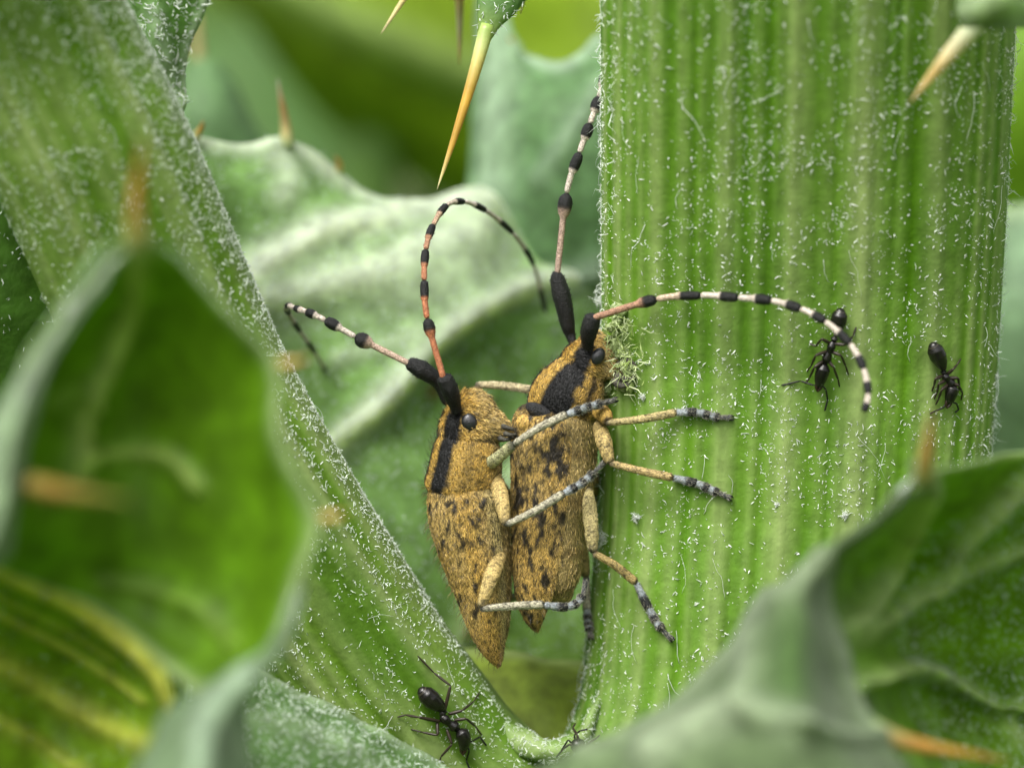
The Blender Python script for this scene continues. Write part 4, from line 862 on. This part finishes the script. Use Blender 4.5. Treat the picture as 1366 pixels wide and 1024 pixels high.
# ------------------------------------------------------------------ ants
AB = (.006, .005, .0045)
def ant(label, gas, mes, head, legs, feelers, surf, r=(14, 8, 11), mand=True, group='ants on the thistle', lift=.07):
    o = thing('ant', label, 'ant', P(mes[1][0], mes[1][1], surf(*mes[1])), group)
    mb = MB(); S3 = lambda q, h: (q[0], q[1], surf(q[0], q[1]) - h)
    def cf(t, q): return np.array(AB) * (1 + .5 * mnoise.noise(Vector(q * 20)))
    def cg(t, q): return mixc(np.array(AB) * 1.3, (.06, .05, .035), .7 * (abs((t * 5) % 1 - .5) < .035))
    g0, g1 = gas
    L = lambda a, b, t: (a[0] + (b[0] - a[0]) * t, a[1] + (b[1] - a[1]) * t)
    joint_tube(mb, [S3(L(g0, g1, t), lift) for t in (0, .33, .66, 1)], (r[0] * .35, r[0] * .95, r[0], r[0] * .75, r[0] * .25), cg, 18, 40)
    joint_tube(mb, [S3(L(g1, mes[0], t), lift) for t in (-.15, .3, .6, 1.1)], (3, 3, 5.5, 3), cf, 10, 20)
    joint_tube(mb, [S3(mes[0], lift), S3(mes[1], lift + .01), S3(mes[2], lift)], (r[1] * .6, r[1] * .95, r[1] * .62, r[1] * 1.1, r[1] * .5), cf, 14, 36)
    joint_tube(mb, [S3(L(mes[2], head[0], -.1), lift), S3(head[0], lift + .01), S3(head[1], lift - .01)], (4, r[2], r[2] * .95, r[2] * .8, r[2] * .45), cf, 16, 32)
    mb.build('body', M_ANT, o)
    if mand:
        mb = MB(); h = head[1]; dx, dy = h[0] - head[0][0], h[1] - head[0][1]; n_ = math.hypot(dx, dy); dx /= n_; dy /= n_
        for sg in (-1, 1):
            joint_tube(mb, [S3((h[0] - dx * 4 - dy * sg * 3, h[1] - dy * 4 + dx * sg * 3), lift), S3((h[0] + dx * 2 - dy * sg * 2.2, h[1] + dy * 2 + dx * sg * 2.2), lift), S3((h[0] + dx * 7 + dy * sg * .5, h[1] + dy * 7 - dx * sg * .5), lift)], (2.6, 2.4, 1), lambda t, q: (.022, .011, .008), 8, 12)
        mb.build('mandibles', M_ANT, o)
    def cl(t, q): return np.array((.028, .019, .012))
    for q in legs:
        mb = MB(); hs = [lift] + [lift * 1.6] + [lift * .5] * (len(q) - 3) + [.008]
        pts = [S3(p_, h_) for p_, h_ in zip(q, hs)]
        for i in range(len(pts) - 1):
            w0 = (2.5, 1.8, 1.25, 1.0)[min(i, 3)]; joint_tube(mb, [pts[i], pts[i + 1]], (w0 * .8, w0, w0 * .7), cl, 8, 14)
        mb.build('leg', M_ANTLEG, o)
    for q in feelers:
        mb = MB(); pts = [S3(p_, lift * .8 if i < 2 else lift * .3) for i, p_ in enumerate(q)]
        for i in range(len(pts) - 1): joint_tube(mb, [pts[i], pts[i + 1]], (1.1, 1.2, 1.3), cf, 8, 12)
        mb.build('antenna', M_ANTLEG, o)
    return o
ant('glossy black ant walking down the woolly leaf stalk', ((559, 918), (594, 948)), [(588, 954), (600, 964), (612, 973)], [(619, 984), (618, 1000)],
    [[(592, 952), (601, 914), (579, 897), (557, 874)], [(598, 952), (617, 947), (632, 935), (640, 922)], [(606, 960), (622, 958), (634, 968), (643, 980)], [(588, 962), (558, 956), (541, 953), (530, 956)], [(583, 960), (584, 980), (563, 976), (548, 972)], [(596, 972), (603, 992), (588, 1009), (586, 1018)]],
    [[(624, 996), (626, 1000), (622, 1014), (627, 1026)], [(624, 990), (630, 988), (640, 982), (649, 994)]], band_d, (12.8, 7.2, 10))
ant('black ant on the stem under the tip of a striped antenna', ((1122, 411), (1115, 447)), [(1112, 455), (1106, 470), (1100, 486)], [(1096, 500), (1092, 516)],
    [[(1110, 458), (1128, 460), (1138, 448), (1142, 436)], [(1107, 468), (1122, 474), (1128, 488), (1132, 500)], [(1103, 478), (1112, 490), (1118, 506), (1120, 516)], [(1108, 458), (1096, 452), (1088, 462), (1080, 458)], [(1104, 468), (1088, 474), (1082, 488), (1076, 496)], [(1100, 480), (1086, 490), (1080, 504), (1074, 512)]],
    [[(1094, 512), (1086, 514), (1068, 508), (1042, 514)], [(1097, 514), (1102, 520), (1104, 534), (1100, 548)]], stem_d, (11, 6.4, 9.6))
ant('black ant near the far edge of the stem above the leaf tip spine', ((1243, 457), (1260, 494)), [(1258, 499), (1265, 507), (1271, 514)], [(1269, 525), (1265, 538)],
    [[(1262, 500), (1272, 492), (1277, 486), (1282, 478)], [(1266, 504), (1278, 504), (1280, 514), (1278, 524)], [(1268, 510), (1279, 514), (1284, 524), (1282, 534)], [(1258, 501), (1248, 505), (1246, 514), (1243, 522)], [(1262, 507), (1252, 512), (1250, 524), (1246, 532)], [(1265, 512), (1256, 520), (1252, 532), (1248, 540)]],
    [[(1270, 536), (1276, 538), (1279, 546), (1274, 550)], [(1263, 536), (1258, 544), (1248, 548), (1240, 552)]], stem_d, (11.5, 6, 9.2))
def fork_d(px, py): return .12
ant('black ant half hidden in the fork at the foot of the stem', ((790, 1012), (780, 1000)), [(780, 1000), (776, 998), (773, 996)], [(770, 994), (764, 998)],
    [[(778, 998), (786, 990), (796, 984), (800, 980)], [(774, 996), (770, 980), (764, 970), (768, 964)], [(774, 998), (760, 992), (752, 998), (744, 1008)]],
    [[(766, 994), (758, 986), (748, 1002), (742, 1010)], [(768, 990), (766, 980), (774, 974), (784, 972)]], fork_d, (10, 7, 10.5), False)
